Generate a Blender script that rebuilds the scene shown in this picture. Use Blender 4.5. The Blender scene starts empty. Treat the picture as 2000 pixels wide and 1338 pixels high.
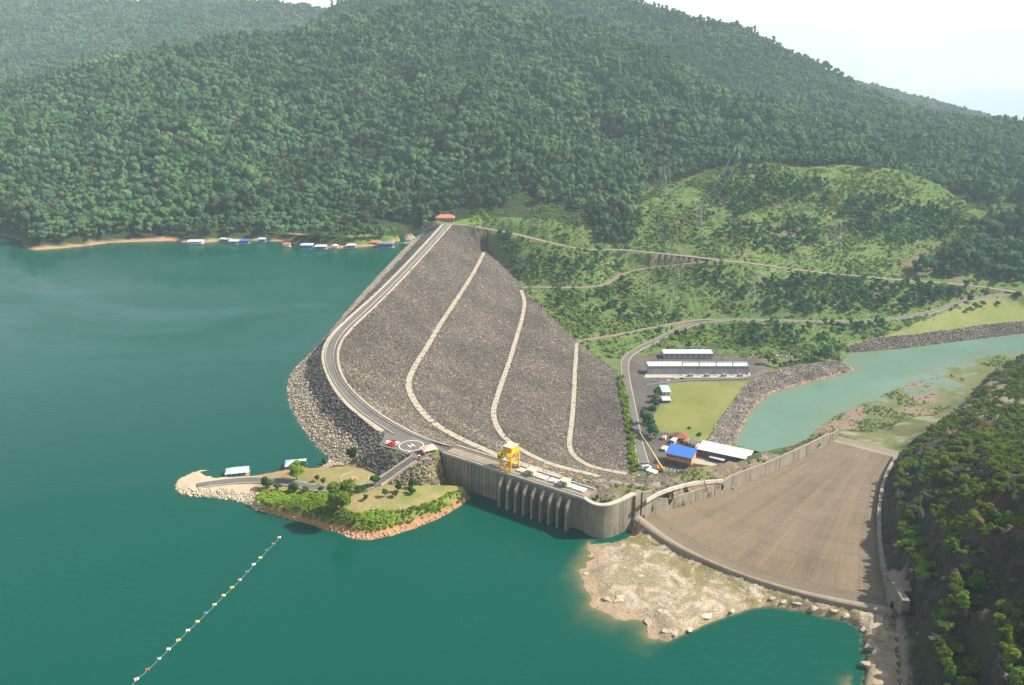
import bpy, bmesh, math, random
import numpy as np
from mathutils import Vector, Matrix, geometry
from mathutils.bvhtree import BVHTree
rad = math.radians
scene = bpy.context.scene
COL = scene.collection
random.seed(7)
RNG = np.random.default_rng(11)

# ------------------------------------------------------------------ camera, sky, sun, exposure
F_PX, CX, CY, HORIZON, CAM_H = 1667.0, 1000.0, 669.0, 120.0, 232.0
PITCH = math.atan((CY - HORIZON) / F_PX)
cam_data = bpy.data.cameras.new('camera')
cam_data.sensor_width = 36.0
cam_data.lens = 36.0 * F_PX / 2000.0
cam_data.clip_start = 1.0
cam_data.clip_end = 40000.0
cam = bpy.data.objects.new('camera', cam_data)
cam.location = (0, 0, CAM_H)
cam.rotation_euler = (math.pi / 2 - PITCH, 0, 0)
COL.objects.link(cam)
scene.camera = cam

SUN_AZ, SUN_EL = 88.0, 44.0            # azimuth clockwise from +Y
world = bpy.data.worlds.new('World')
scene.world = world
world.use_nodes = True
wn = world.node_tree.nodes
wl = world.node_tree.links
wn.clear()
w_out = wn.new('ShaderNodeOutputWorld')
w_bg = wn.new('ShaderNodeBackground')
w_bg.inputs['Strength'].default_value = 0.085
sky = wn.new('ShaderNodeTexSky')
sky.sky_type = 'NISHITA'
sky.sun_disc = False
sky.sun_elevation = rad(SUN_EL)
sky.sun_rotation = rad(SUN_AZ)
sky.altitude = 200
sky.air_density = 1.0
sky.dust_density = 3.5
sky.ozone_density = 1.0
# thin bright cloud veil spread over the whole sky
w_tc = wn.new('ShaderNodeTexCoord')
w_map = wn.new('ShaderNodeMapping')
w_map.inputs['Scale'].default_value = (1.0, 1.0, 3.0)
w_noise = wn.new('ShaderNodeTexNoise')
w_noise.inputs['Scale'].default_value = 2.6
w_noise.inputs['Detail'].default_value = 7
w_noise.inputs['Roughness'].default_value = 0.62
w_ramp = wn.new('ShaderNodeMapRange')
w_ramp.inputs['From Min'].default_value = 0.35
w_ramp.inputs['From Max'].default_value = 0.68
w_ramp.inputs['To Min'].default_value = 0.055
w_ramp.inputs['To Max'].default_value = 0.16
w_mix = wn.new('ShaderNodeMix')
w_mix.data_type = 'RGBA'
w_mix.inputs['B'].default_value = (11.6, 11.8, 12.0, 1)
wl.new(w_tc.outputs['Generated'], w_map.inputs['Vector'])
wl.new(w_map.outputs['Vector'], w_noise.inputs['Vector'])
wl.new(w_noise.outputs['Fac'], w_ramp.inputs['Value'])
# slant path through the thin veil: 1 - exp(-tau / sin(elevation))
w_sep = wn.new('ShaderNodeSeparateXYZ'); w_max = wn.new('ShaderNodeMath'); w_max.operation = 'MAXIMUM'; w_max.inputs[1].default_value = 0.045
w_abs = wn.new('ShaderNodeMath'); w_abs.operation = 'ABSOLUTE'
w_div = wn.new('ShaderNodeMath'); w_div.operation = 'DIVIDE'
w_neg = wn.new('ShaderNodeMath'); w_neg.operation = 'MULTIPLY'; w_neg.inputs[1].default_value = -1.0
w_exp = wn.new('ShaderNodeMath'); w_exp.operation = 'EXPONENT'
w_inv = wn.new('ShaderNodeMath'); w_inv.operation = 'SUBTRACT'; w_inv.inputs[0].default_value = 1.0
wl.new(w_tc.outputs['Generated'], w_sep.inputs[0]); wl.new(w_sep.outputs['Z'], w_abs.inputs[0]); wl.new(w_abs.outputs[0], w_max.inputs[0])
wl.new(w_ramp.outputs['Result'], w_div.inputs[0]); wl.new(w_max.outputs[0], w_div.inputs[1]); wl.new(w_div.outputs[0], w_neg.inputs[0])
wl.new(w_neg.outputs[0], w_exp.inputs[0]); wl.new(w_exp.outputs[0], w_inv.inputs[1]); wl.new(w_inv.outputs[0], w_mix.inputs['Factor'])
wl.new(sky.outputs['Color'], w_mix.inputs['A'])
wl.new(w_mix.outputs['Result'], w_bg.inputs['Color'])
wl.new(w_bg.outputs['Background'], w_out.inputs['Surface'])

sun_data = bpy.data.lights.new('sun', 'SUN')
sun_data.energy = 5.0
sun_data.angle = rad(0.6)
sun_data.color = (1.0, 0.94, 0.83)
sun = bpy.data.objects.new('sun', sun_data)
sd = Vector((math.sin(rad(SUN_AZ)) * math.cos(rad(SUN_EL)), math.cos(rad(SUN_AZ)) * math.cos(rad(SUN_EL)), math.sin(rad(SUN_EL))))
sun.rotation_euler = sd.to_track_quat('Z', 'Y').to_euler()
sun.location = (400, 300, 900)
COL.objects.link(sun)

scene.view_settings.view_transform = 'Standard'
scene.view_settings.look = 'None'
scene.view_settings.exposure = 0.7
scene.view_settings.gamma = 1.0
scene.view_settings.use_curve_mapping = False
scene.render.engine = 'CYCLES'
scene.cycles.use_denoising = True
scene.cycles.max_bounces = 5
scene.cycles.diffuse_bounces = 2
scene.cycles.glossy_bounces = 2
scene.cycles.transmission_bounces = 3
scene.cycles.volume_bounces = 0
scene.cycles.transparent_max_bounces = 4

# ------------------------------------------------------------------ survey: sight line (photo px) + elevation -> place
def ray(px, py):
    dx = (px - CX) / F_PX
    dy = (CY - py) / F_PX
    return (dx, math.cos(PITCH) + dy * math.sin(PITCH), -math.sin(PITCH) + dy * math.cos(PITCH))
def W(px, py, z):
    d = ray(px, py)
    t = (z - CAM_H) / d[2]
    return Vector((d[0] * t, d[1] * t, z))
def WY(px, py, Y):
    d = ray(px, py)
    t = Y / d[1]
    return Vector((d[0] * t, Y, CAM_H + d[2] * t))
def project(x, y, z):
    v = z - CAM_H
    f = y * math.cos(PITCH) - v * math.sin(PITCH)
    u = y * math.sin(PITCH) + v * math.cos(PITCH)
    f = np.maximum(f, 1e-3)
    return CX + F_PX * x / f, CY - F_PX * u / f

# ------------------------------------------------------------------ numeric helpers
def _hash(ix, iy, seed):
    h = (ix.astype(np.int64) * 374761393 + iy.astype(np.int64) * 668265263 + seed * 1442695041) & 0xffffffff
    h = ((h ^ (h >> 13)) * 1274126177) & 0xffffffff
    h = h ^ (h >> 16)
    return (h & 0xffff) / 65535.0
def vnoise(x, y, seed=0):
    x = np.asarray(x, float); y = np.asarray(y, float)
    ix = np.floor(x); iy = np.floor(y)
    fx = x - ix; fy = y - iy
    fx = fx * fx * fx * (fx * (fx * 6 - 15) + 10); fy = fy * fy * fy * (fy * (fy * 6 - 15) + 10)
    a = _hash(ix, iy, seed); b = _hash(ix + 1, iy, seed); c = _hash(ix, iy + 1, seed); d = _hash(ix + 1, iy + 1, seed)
    return (a + (b - a) * fx) * (1 - fy) + (c + (d - c) * fx) * fy
def fbm(x, y, scale, octv=4, seed=0, rough=0.5):
    x = np.asarray(x, float) / scale; y = np.asarray(y, float) / scale
    s = 0; a = 1.0; n = 0
    for k in range(octv):
        c, sn = math.cos(0.6 * k), math.sin(0.6 * k)
        s = s + a * (vnoise(x * c - y * sn + 13.7 * k, x * sn + y * c + 7.1 * k, seed + k) * 2 - 1)
        n += a; a *= rough; x = x * 2.03; y = y * 2.03
    return s / n
def sstep(a, b, x):
    t = np.clip((np.asarray(x, float) - a) / (b - a), 0, 1)
    return t * t * (3 - 2 * t)
def inpoly(x, y, poly):
    x = np.asarray(x, float); y = np.asarray(y, float)
    r = np.zeros(x.shape, bool)
    n = len(poly)
    for i in range(n):
        x0, y0 = poly[i][0], poly[i][1]; x1, y1 = poly[(i + 1) % n][0], poly[(i + 1) % n][1]
        if y0 == y1: continue
        c = ((y0 > y) != (y1 > y)) & (x < (x1 - x0) * (y - y0) / (y1 - y0) + x0)
        r ^= c
    return r
def densify(pts, step):
    out = [Vector(pts[0])]
    for a, b in zip(pts[:-1], pts[1:]):
        a = Vector(a); b = Vector(b)
        n = max(1, int(math.ceil((b - a).length / step)))
        for i in range(1, n + 1): out.append(a.lerp(b, i / n))
    return out
def smooth_line(pts, step=3.0, it=2):
    """Chaikin corner cutting, then even spacing"""
    p = [Vector(q) for q in pts]
    for _ in range(it):
        q = [p[0]]
        for a, b in zip(p[:-1], p[1:]):
            q.append(a.lerp(b, .25)); q.append(a.lerp(b, .75))
        q.append(p[-1]); p = q
    return resample(p, max(2, int(sum((b - a).length for a, b in zip(p[:-1], p[1:])) / step)))
def resample(p, n):
    ln = [0.0]
    for a, b in zip(p[:-1], p[1:]): ln.append(ln[-1] + (b - a).length)
    out = []; k = 0
    for i in range(n + 1):
        t = ln[-1] * i / n
        while k < len(p) - 2 and ln[k + 1] < t: k += 1
        s = ln[k + 1] - ln[k]
        out.append(p[k].lerp(p[k + 1], 0 if s == 0 else (t - ln[k]) / s))
    return out
def PX(lst): return [W(*p) for p in lst]
def offset_line(pts, d):
    """shift a plan polyline to its right by d"""
    out = []
    for i, p in enumerate(pts):
        a = pts[max(i - 1, 0)]; b = pts[min(i + 1, len(pts) - 1)]
        t = (b - a); t.z = 0; t.normalize()
        out.append(p + Vector((t.y, -t.x, 0)) * d)
    return out

# ------------------------------------------------------------------ materials
def new_mat(name):
    m = bpy.data.materials.new(name)
    m.use_nodes = True
    nt = m.node_tree
    b = nt.nodes['Principled BSDF']
    return m, nt, b
def N(nt, t, **kw):
    n = nt.nodes.new(t)
    for k, v in kw.items():
        if k.startswith('i_'): n.inputs[k[2:].replace('_', ' ')].default_value = v
        else: setattr(n, k, v)
    return n
def noise_fac(nt, scale, detail=5, rough=.6, vec=None, lo=.35, hi=.65, dist=0):
    n = N(nt, 'ShaderNodeTexNoise'); n.inputs['Scale'].default_value = scale; n.inputs['Detail'].default_value = detail
    n.inputs['Roughness'].default_value = rough; n.inputs['Distortion'].default_value = dist
    if vec is None:
        g = N(nt, 'ShaderNodeNewGeometry'); vec = g.outputs['Position']
    nt.links.new(vec, n.inputs['Vector'])
    r = N(nt, 'ShaderNodeMapRange'); r.inputs['From Min'].default_value = lo; r.inputs['From Max'].default_value = hi
    nt.links.new(n.outputs['Fac'], r.inputs['Value'])
    return r.outputs['Result']
def mixc(nt, fac, a, b):
    m = N(nt, 'ShaderNodeMix', data_type='RGBA')
    if isinstance(fac, (int, float)): m.inputs['Factor'].default_value = fac
    else: nt.links.new(fac, m.inputs['Factor'])
    for s, v in (('A', a), ('B', b)):
        if isinstance(v, tuple): m.inputs[s].default_value = (*v[:3], 1)
        else: nt.links.new(v, m.inputs[s])
    return m.outputs['Result']
def attr(nt, name):
    a = N(nt, 'ShaderNodeAttribute'); a.attribute_name = name
    return a.outputs['Fac']
def add_bump(nt, b, h, strength=.5, dist=.3):
    bp = N(nt, 'ShaderNodeBump'); bp.inputs['Strength'].default_value = strength; bp.inputs['Distance'].default_value = dist
    nt.links.new(h, bp.inputs['Height']); nt.links.new(bp.outputs['Normal'], b.inputs['Normal'])
def plain(name, col, rough=.6, metal=0, var=.12, scale=.5):
    m, nt, b = new_mat(name)
    f = noise_fac(nt, scale, 5, .6)
    c = mixc(nt, f, tuple(x * (1 - var) for x in col), tuple(min(1, x * (1 + var)) for x in col))
    nt.links.new(c, b.inputs['Base Color']); b.inputs['Roughness'].default_value = rough; b.inputs['Metallic'].default_value = metal
    return m
def rnd_col(nt, cols):
    """colour picked per object or instance"""
    o = N(nt, 'ShaderNodeObjectInfo')
    r = N(nt, 'ShaderNodeValToRGB')
    e = r.color_ramp.elements
    n = len(cols)
    e[0].position = 0; e[0].color = (*cols[0], 1); e[1].position = 1; e[1].color = (*cols[-1], 1)
    for i in range(1, n - 1):
        k = e.new(i / (n - 1)); k.color = (*cols[i], 1)
    nt.links.new(o.outputs['Random'], r.inputs['Fac'])
    return r.outputs['Color']
def leaf_mat(name, cols, trans=.35, patch=60):
    m, nt, b = new_mat(name)
    nt.nodes.remove(b)
    c = rnd_col(nt, cols)
    f = noise_fac(nt, 1.3, 2, .5)
    c = mixc(nt, f, c, mixc(nt, .5, c, (cols[-1][0] * 1.5, cols[-1][1] * 1.4, cols[-1][2] * 1.1)))
    f2 = noise_fac(nt, 1 / patch, 3, .6)
    h = N(nt, 'ShaderNodeHueSaturation'); nt.links.new(c, h.inputs['Color'])
    mr = N(nt, 'ShaderNodeMapRange'); mr.inputs['To Min'].default_value = .66; mr.inputs['To Max'].default_value = 1.42
    nt.links.new(f2, mr.inputs['Value']); nt.links.new(mr.outputs['Result'], h.inputs['Value'])
    d = N(nt, 'ShaderNodeBsdfDiffuse'); t = N(nt, 'ShaderNodeBsdfTranslucent'); mx = N(nt, 'ShaderNodeMixShader')
    mx.inputs[0].default_value = trans
    nt.links.new(h.outputs['Color'], d.inputs['Color']); nt.links.new(h.outputs['Color'], t.inputs['Color'])
    nt.links.new(d.outputs[0], mx.inputs[1]); nt.links.new(t.outputs[0], mx.inputs[2])
    nt.links.new(mx.outputs[0], nt.nodes['Material Output'].inputs['Surface'])
    return m
def rock_mat(name, cols, patch=30, pl=.7, ph=1.3):
    m, nt, b = new_mat(name)
    c = rnd_col(nt, cols)
    f2 = noise_fac(nt, 1 / patch, 4, .6)
    h = N(nt, 'ShaderNodeHueSaturation'); nt.links.new(c, h.inputs['Color'])
    mr = N(nt, 'ShaderNodeMapRange'); mr.inputs['To Min'].default_value = pl; mr.inputs['To Max'].default_value = ph
    nt.links.new(f2, mr.inputs['Value']); nt.links.new(mr.outputs['Result'], h.inputs['Value'])
    nt.links.new(h.outputs['Color'], b.inputs['Base Color']); b.inputs['Roughness'].default_value = .9
    return m

MAT = {}
def ground_mat(name, ca, cb, cc, s1=.05, s2=.6, bump=.6, bd=.6, lo=.4, hi=.6, extra=None):
    """two colours in large patches, a third in fine flecks"""
    m, nt, b = new_mat(name)
    f1 = noise_fac(nt, s1, 6, .62, lo=lo, hi=hi, dist=.4)
    f2 = noise_fac(nt, s2, 6, .7, lo=.45, hi=.7)
    c = mixc(nt, f2, mixc(nt, f1, ca, cb), cc)
    if extra:
        for an, col in extra: c = mixc(nt, attr(nt, an), c, col)
    nt.links.new(c, b.inputs['Base Color']); b.inputs['Roughness'].default_value = .95
    b.inputs['Specular IOR Level'].default_value = .15
    f3 = noise_fac(nt, s2 * 1.7, 6, .7, lo=0, hi=1)
    add_bump(nt, b, f3, bump, bd)
    MAT[name] = m
    return m
ground_mat('forest_floor', (.030, .050, .018), (.050, .075, .024), (.020, .030, .012), .02, .3, extra=[('lake_edge', (.40, .25, .15))])
ground_mat('grass_slope', (.105, .172, .042), (.165, .215, .062), (.072, .122, .030), .022, .28, 1.0, 1.5, extra=[('dirt', (.20, .145, .095)), ('lake_edge', (.42, .24, .13))])
ground_mat('lawn_grass', (.15, .18, .042), (.21, .22, .06), (.19, .165, .06), .035, .35, .25, .1)
ground_mat('plain_grass', (.17, .20, .055), (.23, .225, .08), (.13, .16, .045), .03, .3, .5, .4)
ground_mat('gravel_bed', (.12, .105, .09), (.165, .145, .125), (.07, .06, .05), .03, .9, 1, .8)
ground_mat('rockfill_dark', (.09, .08, .07), (.13, .115, .10), (.05, .045, .04), .02, .8, 1, 1.0)
ground_mat('riprap_dark', (.07, .06, .055), (.11, .095, .085), (.035, .03, .03), .05, .9, 1, 1, extra=[('lake_edge', (.36, .30, .21))])
ground_mat('island_soil', (.27, .22, .10), (.20, .21, .055), (.34, .25, .14), .06, .5, .5, .3, extra=[('lush', (.11, .20, .022)), ('lake_edge', (.40, .21, .10)), ('pale', (.46, .38, .26))])
ground_mat('spur_rock', (.26, .20, .14), (.15, .125, .08), (.09, .075, .06), .07, .5, 1, 1.0, extra=[('lush', (.17, .18, .05)), ('track', (.36, .31, .25))])
ground_mat('cliff_rock', (.040, .034, .028), (.105, .085, .066), (.018, .016, .014), .11, .4, 1, 2.0, extra=[('lush', (.060, .062, .028)), ('red', (.16, .075, .045)), ('pale', (.34, .29, .22))])
ground_mat('marsh_ground', (.10, .145, .035), (.15, .165, .06), (.14, .11, .075), .03, .3, .8, .5, lo=.42, hi=.58, extra=[('red', (.23, .165, .12)), ('pale', (.33, .28, .21))])

def apron_mat():
    m, nt, b = new_mat('apron_rock')
    f1 = noise_fac(nt, .075, 8, .7, lo=.43, hi=.53, dist=1.4)
    f2 = noise_fac(nt, .28, 7, .7, lo=.40, hi=.66, dist=.6)
    c = mixc(nt, f2, (.54, .46, .345), (.37, .285, .185))
    c = mixc(nt, noise_fac(nt, .9, 6, .7, lo=.52, hi=.74), c, (.30, .21, .13))
    gr = mixc(nt, noise_fac(nt, .5, 5, .65), (.15, .145, .045), (.24, .19, .085))
    mul = N(nt, 'ShaderNodeMath', operation='MULTIPLY'); nt.links.new(f1, mul.inputs[0]); nt.links.new(attr(nt, 'lush'), mul.inputs[1])
    c = mixc(nt, mul.outputs[0], c, gr)
    c = mixc(nt, attr(nt, 'lake_edge'), c, (.42, .30, .19))
    nt.links.new(c, b.inputs['Base Color']); b.inputs['Roughness'].default_value = .92
    add_bump(nt, b, noise_fac(nt, .55, 8, .72, lo=0, hi=1, dist=.8), .9, 1.4)
    MAT['apron_rock'] = m
apron_mat()

def concrete(name, ca, cb, stain, streak=True, vs=.10):
    m, nt, b = new_mat(name)
    g = N(nt, 'ShaderNodeNewGeometry')
    mp = N(nt, 'ShaderNodeMapping'); mp.inputs['Scale'].default_value = (1, 1, .06 if streak else 1)
    nt.links.new(g.outputs['Position'], mp.inputs['Vector'])
    f = noise_fac(nt, .28, 8, .74, mp.outputs['Vector'], .42, .72, 1.0)
    f2 = noise_fac(nt, .12, 5, .6)
    c = mixc(nt, f, mixc(nt, f2, ca, cb), stain)
    nt.links.new(c, b.inputs['Base Color']); b.inputs['Roughness'].default_value = .88
    add_bump(nt, b, noise_fac(nt, 2.0, 4, .6, lo=0, hi=1), .2, .1)
    MAT[name] = m
concrete('concrete_wall', (.29, .255, .19), (.22, .195, .15), (.085, .075, .058))
concrete('concrete_pale', (.50, .46, .39), (.42, .39, .33), (.30, .27, .22), False)
concrete('concrete_deck', (.30, .24, .17), (.25, .20, .145), (.19, .155, .115), False)
def chute_mat():
    m, nt, b = new_mat('chute_concrete')
    o = N(nt, 'ShaderNodeTexCoord')
    a = N(nt, 'ShaderNodeAttribute'); a.attribute_name = 'flow'
    mp = N(nt, 'ShaderNodeMapping'); mp.inputs['Scale'].default_value = (1, .035, 1)
    nt.links.new(a.outputs['Vector'], mp.inputs['Vector'])
    f = noise_fac(nt, .11, 7, .66, mp.outputs['Vector'], .38, .64)
    f2 = noise_fac(nt, .03, 5, .6, None, .35, .65)
    oi = N(nt, 'ShaderNodeObjectInfo')
    c = mixc(nt, f, (.185, .134, .072), (.094, .071, .042))
    c = mixc(nt, f2, c, mixc(nt, .5, c, (.20, .155, .108)))
    c = mixc(nt, noise_fac(nt, .6, 8, .75, lo=.45, hi=.8), c, (.06, .05, .036))
    h = N(nt, 'ShaderNodeHueSaturation'); nt.links.new(c, h.inputs['Color'])
    mr = N(nt, 'ShaderNodeMapRange'); mr.inputs['To Min'].default_value = .965; mr.inputs['To Max'].default_value = 1.035
    nt.links.new(oi.outputs['Random'], mr.inputs['Value']); nt.links.new(mr.outputs['Result'], h.inputs['Value'])
    nt.links.new(h.outputs['Color'], b.inputs['Base Color']); b.inputs['Roughness'].default_value = .85
    MAT['chute_concrete'] = m
chute_mat()
def asphalt(name, ca, cb):
    m, nt, b = new_mat(name)
    f = noise_fac(nt, .12, 6, .65, lo=.35, hi=.65)
    c = mixc(nt, f, ca, cb)
    c = mixc(nt, noise_fac(nt, 1.2, 5, .7, lo=.5, hi=.75), c, tuple(x * .8 for x in ca))
    nt.links.new(c, b.inputs['Base Color']); b.inputs['Roughness'].default_value = .9
    MAT[name] = m
asphalt('asphalt', (.115, .105, .092), (.165, .15, .132))
asphalt('asphalt_dark', (.085, .082, .080), (.115, .11, .105))
asphalt('gravel_pale', (.36, .315, .235), (.44, .385, .29))
asphalt('dirt_road', (.25, .20, .15), (.18, .15, .12))

def water_mat(name, deep, shallow, rough, wave, bstr, patch):
    m, nt, b = new_mat(name)
    c = mixc(nt, attr(nt, 'shallow'), deep, shallow)
    if patch:
        c = mixc(nt, noise_fac(nt, .012, 4, .6, lo=.4, hi=.75, dist=.5), c, patch)
    nt.links.new(c, b.inputs['Base Color'])
    b.inputs['IOR'].default_value = 1.33; b.inputs['Specular IOR Level'].default_value = .18
    g = N(nt, 'ShaderNodeNewGeometry')
    mp = N(nt, 'ShaderNodeMapping'); mp.inputs['Scale'].default_value = (.8, 1.6, 1); mp.inputs['Rotation'].default_value = (0, 0, .4)
    nt.links.new(g.outputs['Position'], mp.inputs['Vector'])
    r = noise_fac(nt, .0045, 4, .55, mp.outputs['Vector'], .38, .66, 1.2)
    mr = N(nt, 'ShaderNodeMapRange'); mr.inputs['To Min'].default_value = rough * .5; mr.inputs['To Max'].default_value = rough * 2.6
    nt.links.new(r, mr.inputs['Value']); nt.links.new(mr.outputs['Result'], b.inputs['Roughness'])
    add_bump(nt, b, noise_fac(nt, wave, 5, .6, mp.outputs['Vector'], 0, 1, .3), bstr, .6)
    ms = N(nt, 'ShaderNodeMapRange'); ms.inputs['To Min'].default_value = bstr * .4; ms.inputs['To Max'].default_value = bstr * 2.0
    nt.links.new(r, ms.inputs['Value']); nt.links.new(ms.outputs['Result'], [n for n in nt.nodes if n.type == 'BUMP'][0].inputs['Strength'])
    MAT[name] = m
water_mat('lake_water', (.0, .066, .046), (.17, .155, .07), .09, .22, .35, None)
water_mat('river_water', (.105, .185, .135), (.15, .18, .115), .16, .18, .3, (.13, .215, .16))

MAT['added_sea_water'] = plain('added_sea_water', (.10, .14, .16), .06, 0, .05, .001)  # smooth surface for the added far sheet that reflects the pale sky
MAT['leaf_forest'] = leaf_mat('leaf_forest', [(.12, .165, .095), (.018, .078, .044), (.042, .142, .066), (.026, .105, .066), (.078, .186, .072), (.044, .142, .074), (.13, .225, .080), (.032, .114, .056), (.15, .215, .095)], .3, 90)
MAT['leaf_valley'] = leaf_mat('leaf_valley', [(.020, .075, .030), (.034, .105, .036), (.055, .135, .042)], .3, 60)
MAT['leaf_bright'] = leaf_mat('leaf_bright', [(.13, .24, .026), (.20, .31, .036), (.26, .35, .05)], .4, 25)
MAT['leaf_cliff'] = leaf_mat('leaf_cliff', [(.05, .125, .016), (.09, .17, .020), (.14, .215, .028), (.18, .23, .034)], .4, 20)
MAT['leaf_scrub'] = leaf_mat('leaf_scrub', [(.115, .195, .046), (.155, .245, .060), (.20, .27, .075)], .35, 45)
MAT['leaf_garden'] = leaf_mat('leaf_garden', [(.025, .075, .022), (.045, .10, .025), (.07, .13, .03)], .3, 20)
MAT['bark'] = plain('bark', (.10, .08, .06), .9, 0, .3, 1)
MAT['bark_pale'] = plain('bark_pale', (.13, .115, .09), .9, 0, .2, 1)
MAT['rock_face'] = rock_mat('rock_face', [(.076, .060, .046), (.106, .085, .066), (.136, .110, .085), (.17, .14, .108), (.31, .265, .205)], 55, .7, 1.3)
MAT['rock_black'] = rock_mat('rock_black', [(.05, .045, .04), (.09, .08, .07), (.12, .105, .095), (.2, .18, .16)], 25)
MAT['rock_pale'] = rock_mat('rock_pale', [(.36, .295, .20), (.44, .37, .26), (.50, .43, .31), (.29, .225, .155)], 15, .8, 1.15)
MAT['rock_cliff'] = rock_mat('rock_cliff', [(.03, .026, .022), (.06, .05, .04), (.10, .08, .06), (.05, .04, .033), (.20, .17, .135)], 20)
MAT['rock_bank'] = rock_mat('rock_bank', [(.10, .085, .07), (.15, .13, .108), (.20, .175, .145), (.30, .255, .20)], 25)
MAT['rock_red'] = rock_mat('rock_red', [(.40, .22, .13), (.50, .30, .18), (.46, .34, .24)], 15)
for nm, c, r, me in [
    ('yellow_paint', (.72, .42, .015), .45, 0), ('white_paint', (.78, .78, .76), .5, 0), ('line_paint', (.72, .70, .64), .7, 0), ('roof_blue', (.045, .16, .55), .4, 0),
    ('roof_pale_blue', (.42, .62, .74), .45, 0), ('roof_white', (.62, .63, .64), .4, 0), ('roof_pink', (.72, .40, .30), .6, 0),
    ('roof_red', (.52, .17, .09), .6, 0), ('roof_brown', (.22, .085, .05), .7, 0), ('roof_grey', (.20, .20, .20), .6, 0), ('wall_cream', (.62, .52, .36), .8, 0),
    ('wall_orange', (.55, .30, .14), .8, 0), ('wall_maroon', (.16, .035, .04), .6, 0), ('wall_grey', (.36, .35, .38), .7, 0), ('wall_white', (.70, .69, .66), .8, 0),
    ('steel', (.42, .43, .44), .45, .6), ('steel_dark', (.12, .12, .13), .5, .3), ('glass_dark', (.02, .025, .03), .1, 0), ('red_paint', (.55, .05, .03), .4, 0),
    ('orange_paint', (.68, .26, .03), .45, 0), ('tyre', (.02, .02, .02), .8, 0), ('blue_paint', (.05, .17, .42), .4, 0), ('silver_paint', (.5, .52, .54), .35, .2),
    ('drum_yellow', (.75, .58, .22), .5, 0), ('drum_rust', (.36, .15, .08), .7, 0), ('drum_blue', (.12, .24, .38), .5, 0), ('rope', (.25, .28, .22), .9, 0),
    ('wood', (.30, .20, .12), .8, 0), ('gate_grey', (.52, .52, .50), .6, 0), ('hoist_green', (.42, .44, .28), .6, 0), ('plank_grey', (.24, .22, .20), .9, 0)]:
    MAT[nm] = plain(nm, c, r, me)

# ------------------------------------------------------------------ survey lines of the place
LAKE, TAIL, CREST = -7.0, -103.0, 12.0
CTRL = []
def ctl(pts, step=6.0):
    CTRL.extend(densify([Vector(p) for p in pts], step))
def pz(lst, z): return [(a, b, z) for a, b in lst]

crestU = smooth_line(PX(pz([(863, 438), (798, 509), (734, 573), (673, 626), (641, 658), (629, 686), (631, 715), (649, 755), (677, 791), (714, 820), (746, 844)], CREST)), 4)
crestD = smooth_line(PX(pz([(883, 438), (802, 529), (734, 598), (681, 646), (661, 678), (661, 711), (673, 743), (701, 775), (742, 808), (790, 836), (831, 856), (883, 872)], CREST)), 4)
deckBack = PX(pz([(883, 872), (1158, 962)], CREST))
Z1, Z2, Z3, ZT = -25.0, -57.0, -85.0, -95.0
berm1 = smooth_line(PX(pz([(948, 487), (928, 529), (895, 581), (859, 634), (839, 670), (815, 707), (798, 739), (798, 763), (815, 795), (847, 828), (895, 856), (944, 877), (974, 891), (1020, 907), (1056, 918), (1097, 933)], Z1)), 4)
berm2 = smooth_line(PX(pz([(1018, 567), (1026, 590), (1020, 622), (1008, 662), (996, 703), (982, 743), (968, 783), (962, 812), (974, 842), (996, 866), (1032, 887), (1068, 904), (1104, 915), (1152, 926), (1176, 933)], Z2)), 4)
berm3 = smooth_line(PX(pz([(1127, 670), (1123, 723), (1121, 775), (1117, 824), (1114, 844), (1111, 873), (1121, 892), (1147, 909), (1176, 917), (1224, 926)], Z3)), 4)
groin = PX([(883, 438, 12), (928, 442, 7), (944, 460, -8), (948, 485, -24), (956, 497, -29), (984, 521, -41), (1012, 549, -54), (1028, 573, -59), (1061, 602, -68), (1093, 634, -77), (1125, 666, -84), (1170, 699, -93), (1202, 723, -95), (1214, 755, -95), (1222, 804, -95), (1230, 856, -95), (1234, 921, -95)])
nearG = PX([(1158, 962, 11), (1125, 945, -10), (1100, 935, -25), (1176, 935, -57), (1228, 929, -88), (1234, 921, -95)])
upShore = smooth_line(PX(pz([(826, 452), (800, 475), (700, 580), (620, 680), (575, 720), (562, 745), (563, 770), (570, 800), (595, 845), (625, 878), (655, 903)], LAKE)), 5)
upBed = [Vector((p.x - 16 if p.y > 560 else p.x - 14, p.y - (0 if p.y > 600 else 7), -19)) for p in upShore]
plazaEdge = PX(pz([(746, 844), (756, 848), (748, 860), (740, 870), (781, 881), (799, 890), (818, 899), (835, 889), (859, 879), (863, 886)], CREST))

for l, s in ((crestU, 5), (crestD, 5), (deckBack, 4), (groin, 5), (nearG, 4), (upShore, 5), (upBed, 8), (plazaEdge, 4)): ctl(l, s)
for b, wd in ((berm1, 4.2), (berm2, 3.8), (berm3, 3.6)):
    ctl(offset_line(b, wd), 5); ctl(offset_line(b, -wd), 5)

# roads
R1 = smooth_line(PX([(883, 437, 12), (930, 443, 8), (1000, 455, 0), (1060, 470, -8), (1100, 480, -13), (1150, 488, -22), (1215, 487, -24), (1290, 495, -26), (1370, 503, -28), (1400, 508, -30), (1470, 514, -34), (1600, 533, -50), (1760, 547, -58), (1900, 557, -66), (1990, 572, -72), (2120, 590, -76)]), 4)
R1b = smooth_line(PX([(948, 487, Z1), (975, 484, Z1), (1020, 484, Z1), (1080, 485, -24), (1150, 488, -22)]), 4)
R2 = smooth_line(PX([(1018, 562, Z2), (1045, 560, -57), (1090, 562, -57), (1150, 561, -57), (1180, 557, -56), (1200, 545, -53), (1218, 534, -50), (1250, 526, -46), (1290, 520, -42), (1370, 512, -32), (1400, 508, -30)]), 4)
R3 = smooth_line(PX([(1127, 668, Z3), (1150, 663, -85), (1200, 655, -85), (1290, 637, -84), (1355, 625, -84), (1390, 624, -84)]), 4)
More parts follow.
